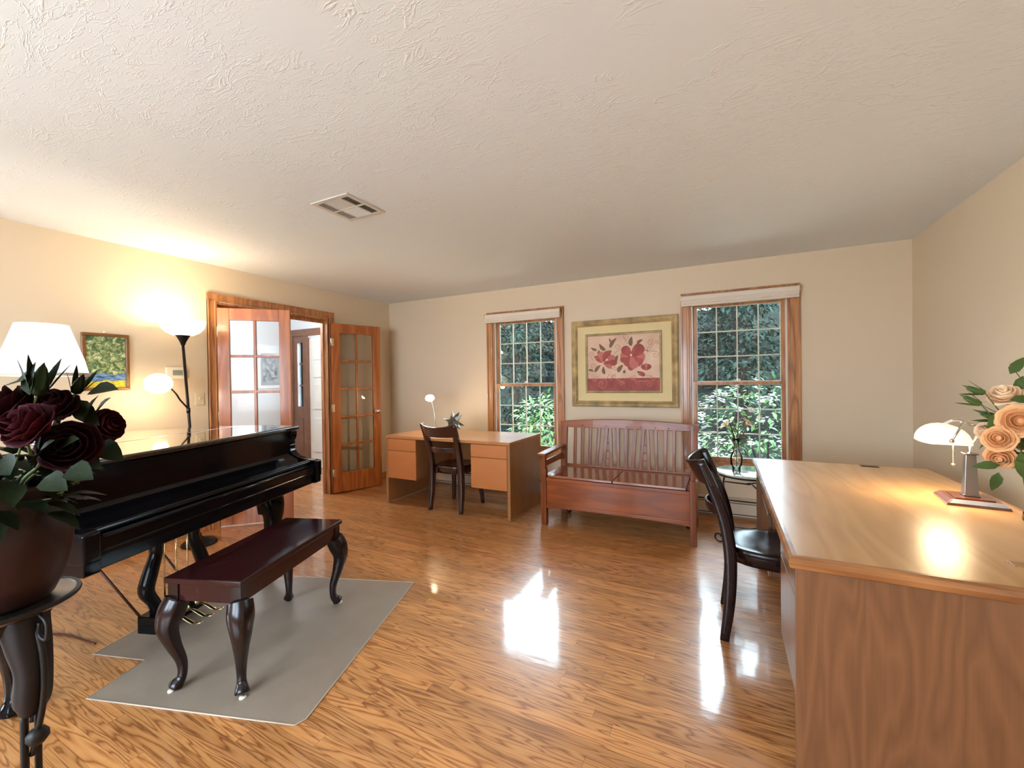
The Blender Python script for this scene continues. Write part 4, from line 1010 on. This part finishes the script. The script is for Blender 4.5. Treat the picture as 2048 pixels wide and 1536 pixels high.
b = MB(); b.tube([(.05, -.02, .40), (.05, -.02, .22)], .002, 6); b.build('pull_chain', 'brass', t)
b = MB(); b.ball((0, 0, .47), .03, 12); b.build('bulb', 'bulb_glow', t)
b = MB()
for k in range(3): b.tube([(0, 0, .66), (.106 * math.cos(k * 2.09), .106 * math.sin(k * 2.09), .668)], .002, 6)
b.tube([(.0, 0, .38), (.045, 0, .44), (.05, 0, .55), (0, 0, .66), (0, 0, .685)], .002, 6); b.build('harp', 'brass', t)

# ================================================================== BANKER'S LAMP ON RIGHT DESK
BX, BY = .985, 2.60
t = thing('bankers_lamp', 'lit banker lamp with amber-white glass shade, steel column and square brown base', 'desk lamp', (BX, BY, .757), -.12)
def bevbase(b, h0, h1, a0, a1): b.quadsolid([(-a0, -a0 * 1.1, h0), (a0, -a0 * 1.1, h0), (a0, a0 * 1.1, h0), (-a0, a0 * 1.1, h0)], [(-a1, -a1 * 1.1, h1), (a1, -a1 * 1.1, h1), (a1, a1 * 1.1, h1), (-a1, a1 * 1.1, h1)])
b = MB(); bevbase(b, 0, .010, .098, .095); bevbase(b, .0101, .024, .094, .080); b.build('base', 'base_lacquer', t, bevel=.001)
b = MB(); b.box(-.062, .062, -.068, .068, .0242, .029); b.build('base_plate', 'base_lacquer', t, bevel=.002)
b = MB(); b.quadsolid([(-.088, -.1045, .0105), (.094, -.1045, .0105), (.080, -.0890, .0245), (-.074, -.0890, .0245)], [(-.088, -.106, .0106), (.094, -.106, .0106), (.080, -.0905, .0255), (-.074, -.0905, .0255)]); b.build('front_reflection', 'base_reflection', t)  # pale strip painting the window's reflection on the brown base
b = MB(); b.quadsolid([(-.024, -.024, .029), (.024, -.024, .029), (.024, .024, .029), (-.024, .024, .029)], [(-.017, -.017, .215), (.017, -.017, .215), (.017, .017, .215), (-.017, .017, .215)])
b.box(-.028, .028, -.028, .028, .029, .036); b.box(-.024, .024, -.024, .024, .215, .221); b.build('column', 'brushed_steel', t, bevel=.004)
b = MB(); b.tube(smooth_path([(0, 0, .22), (.004, 0, .25), (.02, .0, .285), (.03, 0, .33), (.01, 0, .352), (-.03, 0, .36)], 6), .0065, 10); b.build('neck', 'chrome', t)
SC = Vector((-.085, .02, .265)); SLn = .135
def shade_fn(rr):
    def fn(u, v):
        yy_ = (u * 2 - 1) * SLn; a = PI * v; r = rr * (1 - .28 * abs(2 * u - 1) ** 3.0)
        return tuple(SC + Vector((r * math.cos(a) * 1.0, yy_, r * .95 * math.sin(a))))
    return fn
b = MB(); b.grid(shade_fn(.085), 16, 12)
for u in (0, 1):
    f = shade_fn(.085); pts = [f(u, v / 12) for v in range(13)]; b.add(pts, [tuple(range(13))], True)
b.build('glass_shade', 'banker_glow', t, thick=.003)
for sg in (-1, 1):
    b = MB(); b.tube(smooth_path([(0.0, 0, .352), (-.03, sg * .05, .362), (-.06, sg * .115, .335), SC + Vector((.0, sg * (SLn + .008), .02))], 6), .005, 8); b.ball(SC + Vector((0, sg * (SLn + .008), .02)), .011, 10); b.build('yoke_arm', 'chrome', t)
b = MB(); b.tube([SC + Vector((.03, -.03, .02)), SC + Vector((.03, -.03, -.095))], .0014, 6)
for k in range(14): b.ball(SC + Vector((.03, -.03, .01 - k * .0075)), .0024, 6)
b.ball(SC + Vector((.03, -.03, -.10)), .008, 10, (1, 1, .7)); b.build('pull_chain', 'brass', t)
b = MB(); b.ball(SC + Vector((0, 0, .035)), .024, 12, (1, 1.8, 1)); b.build('bulb', 'bulb_glow', t)
BANK = Matrix.Translation((BX, BY, .757)) @ Matrix.Rotation(-.12, 4, 'Z') @ SC

# ================================================================== ROSES
def make_rose(label, grp, cat, c, axis, r, mat, foot, stem_mat='stem_green', leafm='leaf_dark', nl=3, openness=1.0, seed=0):
    rnd = random.Random(seed); c = Vector(c); axis = Vector(axis).normalized()
    t = thing('rose', label, cat, foot, 0, grp); o = c - Vector(foot)
    q = axis.to_track_quat('Z', 'Y').to_matrix(); b = MB()
    layers = [(3, .30, 1.15, .05, .0), (4, .5, 1.1, .25, .0), (5, .70, 1.0, .5, .12), (6, .9, .85, .75, .3), (6, 1.05, .62, 1.0, .55)]
    for li, (n, rr, hh, sp, curl) in enumerate(layers):
        for k in range(n):
            a0 = 2 * PI * k / n + li * .7 + rnd.uniform(-.15, .15); wid = 2.1 * PI / n * .62 + .25; hgt = hh * (1 + rnd.uniform(-.08, .08)); ph_ = rnd.random() * 6
            def fn(u, v, a0=a0, wid=wid, rr=rr, hgt=hgt, sp=sp, curl=curl, ph_=ph_):
                a = a0 + (v - .5) * 2 * wid * (.55 + .45 * math.sin(PI * min(1, u * .75 + .12)))
                rad = r * rr * (.25 + .75 * math.sin(PI * .5 * min(1, u * 1.25))) * (1 + .18 * sp * openness * u) + r * curl * .45 * openness * max(0, u - .65) ** 1.2 * 2
                rad *= 1 + .04 * math.sin(v * 9 + ph_)
                z = r * (-.55 + 1.25 * hgt * u - curl * .9 * max(0, u - .7) * 1.6 - .16 * abs(v - .5) ** 2 * 4 * u) + r * .03 * math.sin(v * 11 + ph_) * u
                return tuple(q @ Vector((rad * math.cos(a), rad * math.sin(a), z)) + o)
            b.grid(fn, 6, 6)
    b.ball(o + q @ Vector((0, 0, .0)), r * .3, 10, (1, 1, 1.3)); bl = b.build('bloom', mat, t, thick=.0008)
    b = MB()
    for k in range(5):
        a = k * 2 * PI / 5; d = q @ Vector((math.cos(a), math.sin(a), .1)); b.leaf(o + q @ Vector((0, 0, -.55 * r)), d, q @ Vector((0, 0, 1)), r * .95, r * .32, droop=.3)
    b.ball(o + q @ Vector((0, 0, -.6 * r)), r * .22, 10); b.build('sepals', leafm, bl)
    b = MB(); p3 = o - axis * r * .6; mid = p3 * .55 - axis * r * .8 + Vector((0, 0, .02)); P = smooth_path([(0, 0, -.10), mid * .5, mid, p3], 5); b.tube(P, .003, 6); b.build('stem', stem_mat, t)
    for k in range(nl):
        p = P[int(len(P) * (.45 + .4 * k / max(1, nl)))]; a = rnd.uniform(0, 6.28); d = Vector((math.cos(a), math.sin(a), rnd.uniform(-.2, .5)))
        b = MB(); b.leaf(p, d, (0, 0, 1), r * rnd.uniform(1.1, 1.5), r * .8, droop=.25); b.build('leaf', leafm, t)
    return t
def make_bud(label, grp, c, axis, L, foot, leafm='leaf_dark', petal=None, name='rose_bud'):
    c = Vector(c); axis = Vector(axis).normalized(); t = thing(name, label, 'rose bud', foot, 0, grp); o = c - Vector(foot); q = axis.to_track_quat('Z', 'Y').to_matrix()
    b = MB(); b.lathe([(L * .04, -.42 * L), (L * .16, -.34 * L), (L * .2, -.15 * L), (L * .17, .1 * L), (L * .09, .35 * L), (.001, .5 * L)], 12, o, M=q); hd = b.build('bud', petal or leafm, t)
    b = MB()
    for k in range(5):
        a = k * 2 * PI / 5 + .3; b.leaf(o + q @ Vector((L * .13 * math.cos(a), L * .13 * math.sin(a), -.36 * L)), q @ Vector((math.cos(a) * .28, math.sin(a) * .28, 1)), q @ Vector((math.cos(a), math.sin(a), 0)), L * 1.05, L * .2, droop=-.12)
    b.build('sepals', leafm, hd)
    b = MB(); p3 = o - axis * L * .4; b.tube(smooth_path([(0, 0, -.06), p3 * .45 - axis * L * .5, p3], 6), .0022, 6); b.build('stem', 'stem_green', t)
    b = MB(); p = p3 * .7 - axis * L * .2; b.leaf(p, (axis.y, -axis.x, .3), (0, 0, 1), L * .8, L * .34); b.build('leaf', leafm, t)
    return t

# --- left: plant stand, vase, dark roses
SV = Vector((-1.466, .326, 0)); PZ0 = .838
t = thing('plant_stand', 'dark iron and carved wood plant stand carrying the brown vase at the left edge', 'plant stand', SV)
b = MB(); b.lathe([(.001, PZ0 - .012), (.11, PZ0 - .012), (.119, PZ0 - .004), (.122, PZ0 + .004), (.115, PZ0 + .004), (.108, PZ0 - .002), (.001, PZ0 - .002)], 48); b.build('plate', 'brushed_steel', t)
b = MB(); b.tube([(0.121 * math.cos(a * PI / 24), 0.121 * math.sin(a * PI / 24), PZ0 + .002) for a in range(48)], .006, 8, closed=True); b.build('plate_rim', 'wrought_iron', t)
b = MB(); b.lathe([(.09, PZ0 - .014), (.08, PZ0 - .03), (.07, PZ0 - .05), (.05, PZ0 - .06), (.001, PZ0 - .06)], 28); b.build('hub', 'stand_wood', t)
for k in range(3):
    a = .27 + k * 2 * PI / 3; c, sn = math.cos(a), math.sin(a)
    rr = [(.060, PZ0 - .02), (.075, PZ0 - .08), (.088, PZ0 - .14), (.082, PZ0 - .20), (.078, PZ0 - .235)]
    b = MB(); b.tube(smooth_path([(r * c, r * sn, z) for r, z in rr], 6), smooth_vals([.038, .034, .028, .028, .018], 6), 12, .3, up=(-sn, c, 0)); b.ball((.072 * c, .072 * sn, PZ0 - .205), .026, 12); lg = b.build('carved_bracket', 'stand_wood', t)
    for dx in (-.012, .012):
        b = MB(); o = Vector((-sn * dx, c * dx, 0))
        b.tube(smooth_path([Vector((r * c, r * sn, z)) + o for r, z in [(.078, PZ0 - .22), (.076, PZ0 - .40), (.080, .25), (.12, .06), (.17, .010)]], 6), .0065, 8); b.build('leg_rod', 'wrought_iron', t)
    b = MB(); b.tube(smooth_path([(r * c, r * sn, z) for r, z in [(.085, PZ0 - .02), (.112, PZ0 - .08), (.12, PZ0 - .15), (.112, PZ0 - .22), (.098, PZ0 - .27), (.080, PZ0 - .33)]], 6), .006, 8); b.ball((.096 * c, .096 * sn, PZ0 - .285), .02, 10); b.build('outer_rod', 'wrought_iron', t)
    b = MB(); b.tube(smooth_path([(.108 * c, .108 * sn, PZ0 - .01), (.13 * c, .13 * sn, PZ0 - .03), (.128 * c, .128 * sn, PZ0 - .065), (.108 * c, .108 * sn, PZ0 - .058), (.11 * c, .11 * sn, PZ0 - .03)], 6), .0045, 8); b.build('scroll', 'wrought_iron', t)
b = MB(); b.tube([(.080 * math.cos(a * PI / 12), .080 * math.sin(a * PI / 12), .25) for a in range(24)], .005, 8, closed=True); b.build('lower_ring', 'wrought_iron', t)
t = thing('floor_vase', 'big matt dark brown round vase on the plant stand', 'vase', SV + Vector((0, 0, PZ0 - .001)))
vp = [(.001, 0), (.07, 0), (.082, .012), (.098, .05), (.111, .10), (.117, .15), (.115, .185), (.104, .212), (.096, .232), (.102, .262), (.108, .272), (.098, .272), (.088, .24), (.085, .225), (.001, .20)]
b = MB(); b.lathe(vp, 48); b.build('body', 'vase_brown', t)
FT = SV + Vector((0, 0, PZ0 + .22))
G1 = 'dark red roses in the brown vase'
def at(px, py, d): return at_d(px, py, d)
specs = [((8, 820), .86, .050, (-.1, -.6, .6), 'half-seen dark red rose at the left frame edge, highest of the roses'),
         ((58, 850), .80, .040, (.2, -.8, .5), 'dark red rose facing forward left of centre in the brown vase'),
         ((108, 812), .90, .036, (.5, -.5, .7), 'dark red rose just right of the tall green bud'),
         ((215, 850), .98, .033, (1.0, .35, .25), 'dark red rose stretching farthest right from the brown vase'),
         ((140, 892), .84, .042, (.8, -.5, .2), 'large dark red rose drooping low on the right above the vase rim')]
for i, (pp, dd, r, ax, lb) in enumerate(specs):
    make_rose(lb, G1, 'rose', at(pp[0], pp[1], dd), ax, r, 'rose_red' if i % 2 else 'rose_red_deep', FT, seed=i + 3, nl=3, openness=.45)
make_bud('tall closed green rose bud pointing up in front of the white lampshade', 'green buds among the red roses', at(80, 762, .86), (.25, .1, 1), .075, FT)
make_bud('small dark green rose bud beside the corner of the landscape painting', 'green buds among the red roses', at(158, 770, .92), (.5, .1, .8), .055, FT)
t = thing('rose_foliage', 'dense dark green foliage filling the neck of the brown vase', 'foliage', FT, kind='stuff'); t['kind'] = 'stuff'
rnd = random.Random(5); b = MB()
for i in range(150):
    a = rnd.uniform(0, 2 * PI); rr = rnd.uniform(.02, .13); h = rnd.uniform(.03, .16) - rr * .35; p = Vector((rr * math.cos(a), rr * math.sin(a), h))
    b.leaf(p, (math.cos(a + rnd.uniform(-.7, .7)), math.sin(a + rnd.uniform(-.7, .7)), rnd.uniform(-.6, .7)), (0, 0, 1), rnd.uniform(.045, .085), rnd.uniform(.028, .045), droop=rnd.uniform(.1, .4))
for (px, py, d, dx) in ((45, 762, .84, (-.7, 0, .1)), (180, 783, .93, (1, .2, .2)), (150, 800, .92, (.4, .2, -.6)), (170, 850, .92, (.3, 0, .8)), (195, 885, .9, (1, .2, -.5)), (140, 935, .8, (.8, 0, -.1)), (90, 955, .8, (.7, 0, -.1)), (115, 905, .82, (.5, 0, .3)), (188, 838, .95, (.6, 0, .7)), (60, 790, .85, (-.2, 0, 1)), (20, 950, .82, (-.4, 0, .3)), (70, 925, .8, (.4, 0, .4)), (160, 905, .88, (.9, 0, -.3))):
    p = at(px, py, d) - FT; b.leaf(p, dx, (0, -.7, .7), .07, .042)
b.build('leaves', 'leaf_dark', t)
t2 = MB()
for i in range(26):
    a = rnd.uniform(0, 2 * PI); t2.tube(smooth_path([(0, 0, -.12), (.05 * math.cos(a), .05 * math.sin(a), .0), (.13 * math.cos(a), .13 * math.sin(a), rnd.uniform(.0, .1))], 4), .0018, 5)
t2.build('stems', 'stem_green', t)

# --- right: peach and cream roses in a clear vase on the oak desk
RV = Vector((1.075, 2.33, .757))
t = thing('glass_vase', 'clear glass vase of peach roses at the right frame edge of the oak desk', 'vase', RV)
b = MB(); b.lathe([(.001, .003), (.042, .003), (.045, .01), (.038, .05), (.036, .12), (.046, .2), (.058, .235), (.055, .235), (.043, .2), (.033, .12), (.035, .05), (.04, .016), (.001, .014)], 32); b.build('glass_body', 'vase_glass', t)
FR = RV + Vector((0, 0, .13)); G2 = 'peach and cream roses in the glass vase'
specs = [((2010, 790), 1.62, .040, (-.4, -.5, .8), 'rose_cream', 'pale cream rose at the top of the right-hand bouquet'),
         ((2040, 842), 1.55, .046, (-.45, -1, .1), 'rose_peach', 'open peach rose showing its whorl, at the right frame edge'),
         ((1968, 862), 1.68, .027, (-.9, -.4, .1), 'rose_cream', 'small cream rose nearest the banker lamp shade'),
         ((1998, 878), 1.58, .036, (-.6, -.9, .3), 'rose_peach', 'peach rose in the middle of the right-hand bouquet'),
         ((2000, 914), 1.62, .034, (-.5, -.8, -.3), 'rose_peach', 'drooping peach rose lowest in the right-hand bouquet')]
for i, (pp, dd, r, ax, m, lb) in enumerate(specs):
    make_rose(lb, G2, 'rose', at(pp[0], pp[1], dd), ax, r, m, FR, leafm='leaf_green', seed=40 + i, nl=2)
for (pp, ax, L, lb) in [((1953, 782), (-1, .1, .35), .062, 'upper olive green bud pointing left from the peach roses'), ((1946, 803), (-1, .1, .5), .062, 'second green bud just below the uppermost one among the peach roses'), ((1985, 833), (-1, 0, .25), .075, 'long-sepalled bud between the cream rose and the lamp shade')]:
    make_bud(lb, 'green buds among the peach roses', at(pp[0], pp[1], 1.64), ax, L, FR, 'leaf_green')
t = thing('rose_foliage', 'bright green leaves among the peach roses in the glass vase', 'foliage', FR); t['kind'] = 'stuff'
rnd = random.Random(9); b = MB()
for i in range(70):
    a = rnd.uniform(0, 2 * PI); rr = rnd.uniform(.02, .12); h = rnd.uniform(.08, .34); p = Vector((rr * math.cos(a), rr * math.sin(a), h))
    b.leaf(p, (math.cos(a + rnd.uniform(-.6, .6)), math.sin(a + rnd.uniform(-.6, .6)), rnd.uniform(-.5, .5)), (0, 0, 1), rnd.uniform(.05, .08), rnd.uniform(.025, .04), droop=rnd.uniform(.1, .4))
for (px, py, d, dx) in ((2020, 748, 1.6, (.3, 0, .5)), (2046, 752, 1.6, (-.2, 0, -.8)), (2020, 800, 1.55, (1, 0, .1)), (1996, 825, 1.6, (-.3, 0, -1)), (2000, 930, 1.6, (-1, 0, -.1)), (1997, 945, 1.6, (-.2, 0, -1)), (2030, 920, 1.5, (.2, 0, -.4)), (2040, 905, 1.5, (.1, 0, -.7))):
    b.leaf(at(px, py, d) - FR, dx, (0, -.8, .5), .075, .035)
b.build('leaves', 'leaf_green', t)
b = MB(); b.tube([at(2020, 728, 1.6) - FR, at(2040, 755, 1.6) - FR, (0, 0, .3), (0, 0, 0)], .0016, 5); b.build('stems', 'stem_green', t)

# cords on the floor at the left
t = thing('power_cord', 'brown electric cords looping over the floor behind the plant stand', 'cord', (0, 0, 0))
b = MB(); b.tube(smooth_path([(-3.9, .3, .006), (-3.5, .62, .006), (-3.37, .76, .006), (-3.2, .90, .006), (-2.9, .95, .006)], 6), .005, 8)
b.tube(smooth_path([(-3.5, .45, .006), (-3.2, .69, .006), (-3.08, .73, .006), (-3.1, .80, .006), (-3.25, .85, .006), (-3.6, .86, .006)], 6), .005, 8); b.build('cable', 'cord_brown', t)

# ================================================================== OUTSIDE
def ter(y0, y1):
    def f(u, v):
        x = -26 + 52 * u; y = y0 + (y1 - y0) * v
        z = -.28 + max(0, (y - 9.0)) * .30 * (1 + .18 * math.sin(x * .7) * math.cos(y * .4)) + (.06 * math.sin(x * 2.1 + y) if y > 9 else 0)
        return (x, y, min(z, 5.8))
    return f
b = MB(); b.grid(ter(D + .14, 8.0), 60, 6); o = b.build('ground', 'mulch'); struct(o, 'mulch and gravel ground beside the house, paled to bounce daylight indoors', 'ground')
b = MB(); b.grid(ter(8.0, 33), 60, 34); o = b.build('ground_backdrop', 'soil'); struct(o, 'dark slope added behind the trees to block the bright sky', 'ground')  # backdrop added so no bright sky shows between the trees
b = MB(); b.box(-20, XL - .12, -2.5, .5, -.32, -.10); b.box(-14, 12, -18, YR - .4, -.32, -.11); o = b.build('bounce_ground', 'bounce_pale'); struct(o, 'pale ground added outside the left and rear walls to bounce daylight indoors', 'ground')  # unseen ground added to throw daylight up onto the ceiling
def leaf_cloud(b, cen, rad, n, L, Wd, rnd, shell=.55, mats=(0,), hang=False):
    for i in range(n):
        while True:
            v = Vector((rnd.uniform(-1, 1), rnd.uniform(-1, 1), rnd.uniform(-1, 1)))
            if shell < v.length < 1: break
        p = Vector(cen) + Vector((v.x * rad[0], v.y * rad[1], v.z * rad[2]))
        d = Vector((v.x + rnd.uniform(-.6, .6), v.y + rnd.uniform(-.6, .6), v.z * .4 + rnd.uniform(-.5, .4)))
        l = L * rnd.uniform(.6, 1.3); b.leaf(p, d, (rnd.uniform(-.5, .5), rnd.uniform(-.5, .5), 1), l, l * Wd, droop=.3, mat=rnd.choice(mats), seg=2)
# rhododendron and flowering shrub
def bush(name, label, cen, rad, n, L, Wd, leafm, flower=None, fl=0, seed=1, cat='shrub'):
    rnd = random.Random(seed); base = (cen[0], cen[1], -.28); t = thing(name, label, cat, base)
    b = MB(); c = Vector(cen) - Vector(base)
    leaf_cloud(b, c, rad, n, L, Wd, rnd, .35)
    b.build('leaves', leafm, t)
    b = MB()
    for i in range(9):
        e = c + Vector((rnd.uniform(-.7, .7) * rad[0], rnd.uniform(-.7, .7) * rad[1], rnd.uniform(-.1, .6) * rad[2])); b.tube(smooth_path([(rnd.uniform(-.1, .1), rnd.uniform(-.1, .1), 0), e * .5 + Vector((0, 0, .05)), e], 4), smooth_vals([.018, .012, .005], 4), 6)
    b.build('branches', 'bark', t)
    if flower:
        b = MB()
        for i in range(fl):
            while True:
                v = Vector((rnd.uniform(-1, 1), rnd.uniform(-1, .6), rnd.uniform(-.7, 1)))
                if .75 < v.length < 1.05: break
            p = c + Vector((v.x * rad[0], v.y * rad[1], v.z * rad[2]))
            for k in range(7):
                q = p + Vector((rnd.uniform(-.045, .045), rnd.uniform(-.045, .045), rnd.uniform(-.03, .04)))
                for m in range(4):
                    a = m * PI / 2 + rnd.random(); b.leaf(q, (math.cos(a), math.sin(a), .5), (0, 0, 1), .024, .017, seg=2)
        b.build('blossoms', flower, t)
    return t
bush('rhododendron', 'bright green glossy rhododendron outside the narrow window', (-2.62, 6.95, .45), (.85, .62, .66), 1300, .14, .36, 'rhodo_leaf', seed=2)
bush('rhododendron', 'shaded lower rhododendron close under the narrow window', (-3.0, 5.7, .0), (.8, .4, .35), 700, .12, .36, 'rhodo_leaf', seed=4)
bush('flowering_shrub', 'white-blossomed sunlit shrub outside the right window', (.55, 6.7, .45), (1.15, .7, .86), 1100, .10, .42, 'shrub_leaf', 'blossom', 190, seed=3)
bush('low_shrub', 'low dark green shrub against the wall under the right window', (.2, 5.55, -.05), (.9, .4, .36), 420, .10, .3, 'shrub_leaf', seed=6)
# woodland trees
def tree(label, x, y, h, seed, dark):
    rnd = random.Random(seed); gz = -.28 + max(0, y - 9) * .3; t = thing('forest_tree', label, 'tree', (x, y, gz - .1), 0, 'dark woodland trees outside')
    b = MB(); b.tube(smooth_path([(0, 0, 0), (.05, 0, h * .35), (-.05, .03, h * .7), (0, 0, h)], 5), smooth_vals([.16, .12, .08, .03], 5), 10)
    for i in range(8):
        z = h * (.25 + .08 * i); a = rnd.uniform(0, 6.28); b.tube([(0, 0, z), (math.cos(a) * .9, math.sin(a) * .9, z + .35)], [.03, .01], 6)
    b.build('trunk', 'bark', t)
    b = MB()
    for i in range(15):
        z = h * rnd.uniform(.10, .97); rr = 1.2 * (1 - .3 * z / h); a = rnd.uniform(0, 6.28); d = rnd.uniform(.1, .55)
        leaf_cloud(b, (math.cos(a) * d, math.sin(a) * d, z), (rr * .75, rr * .75, .34), 150, .17, .42, rnd, .2)
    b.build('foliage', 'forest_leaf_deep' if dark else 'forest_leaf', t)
    return t
TL = [('forest tree of the front row seen through the left panes of the narrow window', -5.1, 10.3, 4.0, False), ('front row forest tree straight behind the rhododendron', -2.5, 10.3, 4.1, True),
      ('front row forest tree between the rhododendron and the flowering shrub', .3, 10.3, 4.1, False), ('front row forest tree behind the right side of the flowering shrub', 3.1, 10.3, 3.9, True)]
protos = []
for i, (lb, x, y, h, dk) in enumerate(TL): protos.append(tree(lb, x, y, h, 20 + i, dk))
k = 0; rnd = random.Random(77)
pos = [(-8.7, 13.2, 'at the left end of the second row'), (-6.0, 13.2, 'in the second row left of the rhododendron'), (-3.2, 13.3, 'in the second row right of the rhododendron'), (-.2, 13.4, 'in the second row behind the flowering shrub'), (4.2, 13.2, 'at the right end of the second row'),
       (-9.2, 16.3, 'high on the slope at the far left'), (-6.1, 16.4, 'high on the slope left of the narrow window view'), (-3.1, 16.4, 'high on the slope behind the narrow window'), (-.1, 16.4, 'high on the slope between the windows'), (2.9, 16.4, 'high on the slope behind the right window'), (-9.3, 10.8, 'outside the hall sidelight')]
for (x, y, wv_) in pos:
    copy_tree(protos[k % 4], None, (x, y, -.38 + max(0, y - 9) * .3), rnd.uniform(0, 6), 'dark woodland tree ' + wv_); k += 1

# ================================================================== LIGHTS
def light(name, typ, loc, energy, col, **kw):
    l = bpy.data.lights.new(name, typ); l.energy = energy; l.color = col
    rot = kw.pop('rot', None)
    for a, v in kw.items(): setattr(l, a, v)
    o = bpy.data.objects.new(name, l); COL.objects.link(o); o.location = loc
    if rot is not None: o.rotation_euler = rot
    return o
WARM = (1, .72, .42)
light('torchiere_bulb', 'POINT', TORCH + Vector((0, 0, .215)), 7, (1, .76, .48), shadow_soft_size=.07)
light('globe_bulb', 'POINT', GLOBE + Vector((.02, -.0, -.13)), 2.5, (1, .72, .40), shadow_soft_size=.05)
light('table_lamp_bulb', 'POINT', (-3.5, .95, LZ + .50), 5, (1, .84, .66), shadow_soft_size=.04)
light('desk_lamp_bulb', 'POINT', t_desk_lamp_light, 5, (1, .76, .46), shadow_soft_size=.03)
light('banker_bulb', 'AREA', BANK + Vector((0, 0, -.005)), 2.2, (1, .74, .42), shape='RECTANGLE', size=.12, size_y=.22, rot=(0, 0, -.12))
light('hall_lamp', 'POINT', (-5.0, 3.3, 2.2), 36, (.90, .95, 1), shadow_soft_size=.12)
sun = light('sun', 'SUN', (0, 0, 10), 12, (1, .95, .86), angle=.02)
sd = Vector((-.55, .13, -.83)); sun.rotation_euler = sd.to_track_quat('-Z', 'Y').to_euler()
# daylight portals in the window openings
def portal(x0, x1, z0, z1, y, d):
    o = light('daylight_portal', 'AREA', ((x0 + x1) / 2, y, (z0 + z1) / 2), 1, (1, 1, 1), shape='RECTANGLE', size=x1 - x0, size_y=z1 - z0)
    o.data.cycles.is_portal = True; o.rotation_euler = (-PI / 2 if d < 0 else PI / 2, 0, 0)
for Wn in (W1, W2): portal(Wn[0], Wn[1], Wn[2], Wn[3], D + .145, -1)
for Wn in RW: portal(Wn[0], Wn[1], Wn[2], Wn[3], YR - .125, 1)
o = light('daylight_portal', 'AREA', (XL - .125, (LW[0] + LW[1]) / 2, (LW[2] + LW[3]) / 2), 1, (1, 1, 1), shape='RECTANGLE', size=LW[3] - LW[2], size_y=LW[1] - LW[0], rot=(0, -PI / 2, 0))
o.data.cycles.is_portal = True
w = bpy.data.worlds.new('sky'); bpy.context.scene.world = w; w.use_nodes = True
bg = w.node_tree.nodes['Background']; bg.inputs[0].default_value = (.70, .85, 1, 1); bg.inputs[1].default_value = 14

# ================================================================== CAMERA
cam = bpy.data.cameras.new('camera'); co = bpy.data.objects.new('camera', cam); COL.objects.link(co)
cam.sensor_width = 36; cam.lens = FPX / 2048 * 36; cam.clip_start = .02; cam.clip_end = 200
Fv = CF.normalized(); Rv = (CR - Fv * CR.dot(Fv)).normalized(); Uv = Rv.cross(Fv)
M = Matrix((Rv, Uv, -Fv)).transposed().to_4x4(); M.translation = (0, 0, CAMH); co.matrix_world = M
sc = bpy.context.scene; sc.camera = co
sc.view_settings.view_transform = 'Standard'; sc.view_settings.look = 'None'; sc.view_settings.gamma = 1; sc.view_settings.exposure = 0.9
sc.view_settings.use_curve_mapping = False
sc.cycles.max_bounces = 10; sc.cycles.diffuse_bounces = 5; sc.cycles.glossy_bounces = 4; sc.cycles.transmission_bounces = 8; sc.cycles.transparent_max_bounces = 16
sc.cycles.sample_clamp_indirect = 8; sc.cycles.caustics_reflective = False; sc.cycles.caustics_refractive = False
sc.cycles.use_denoising = True
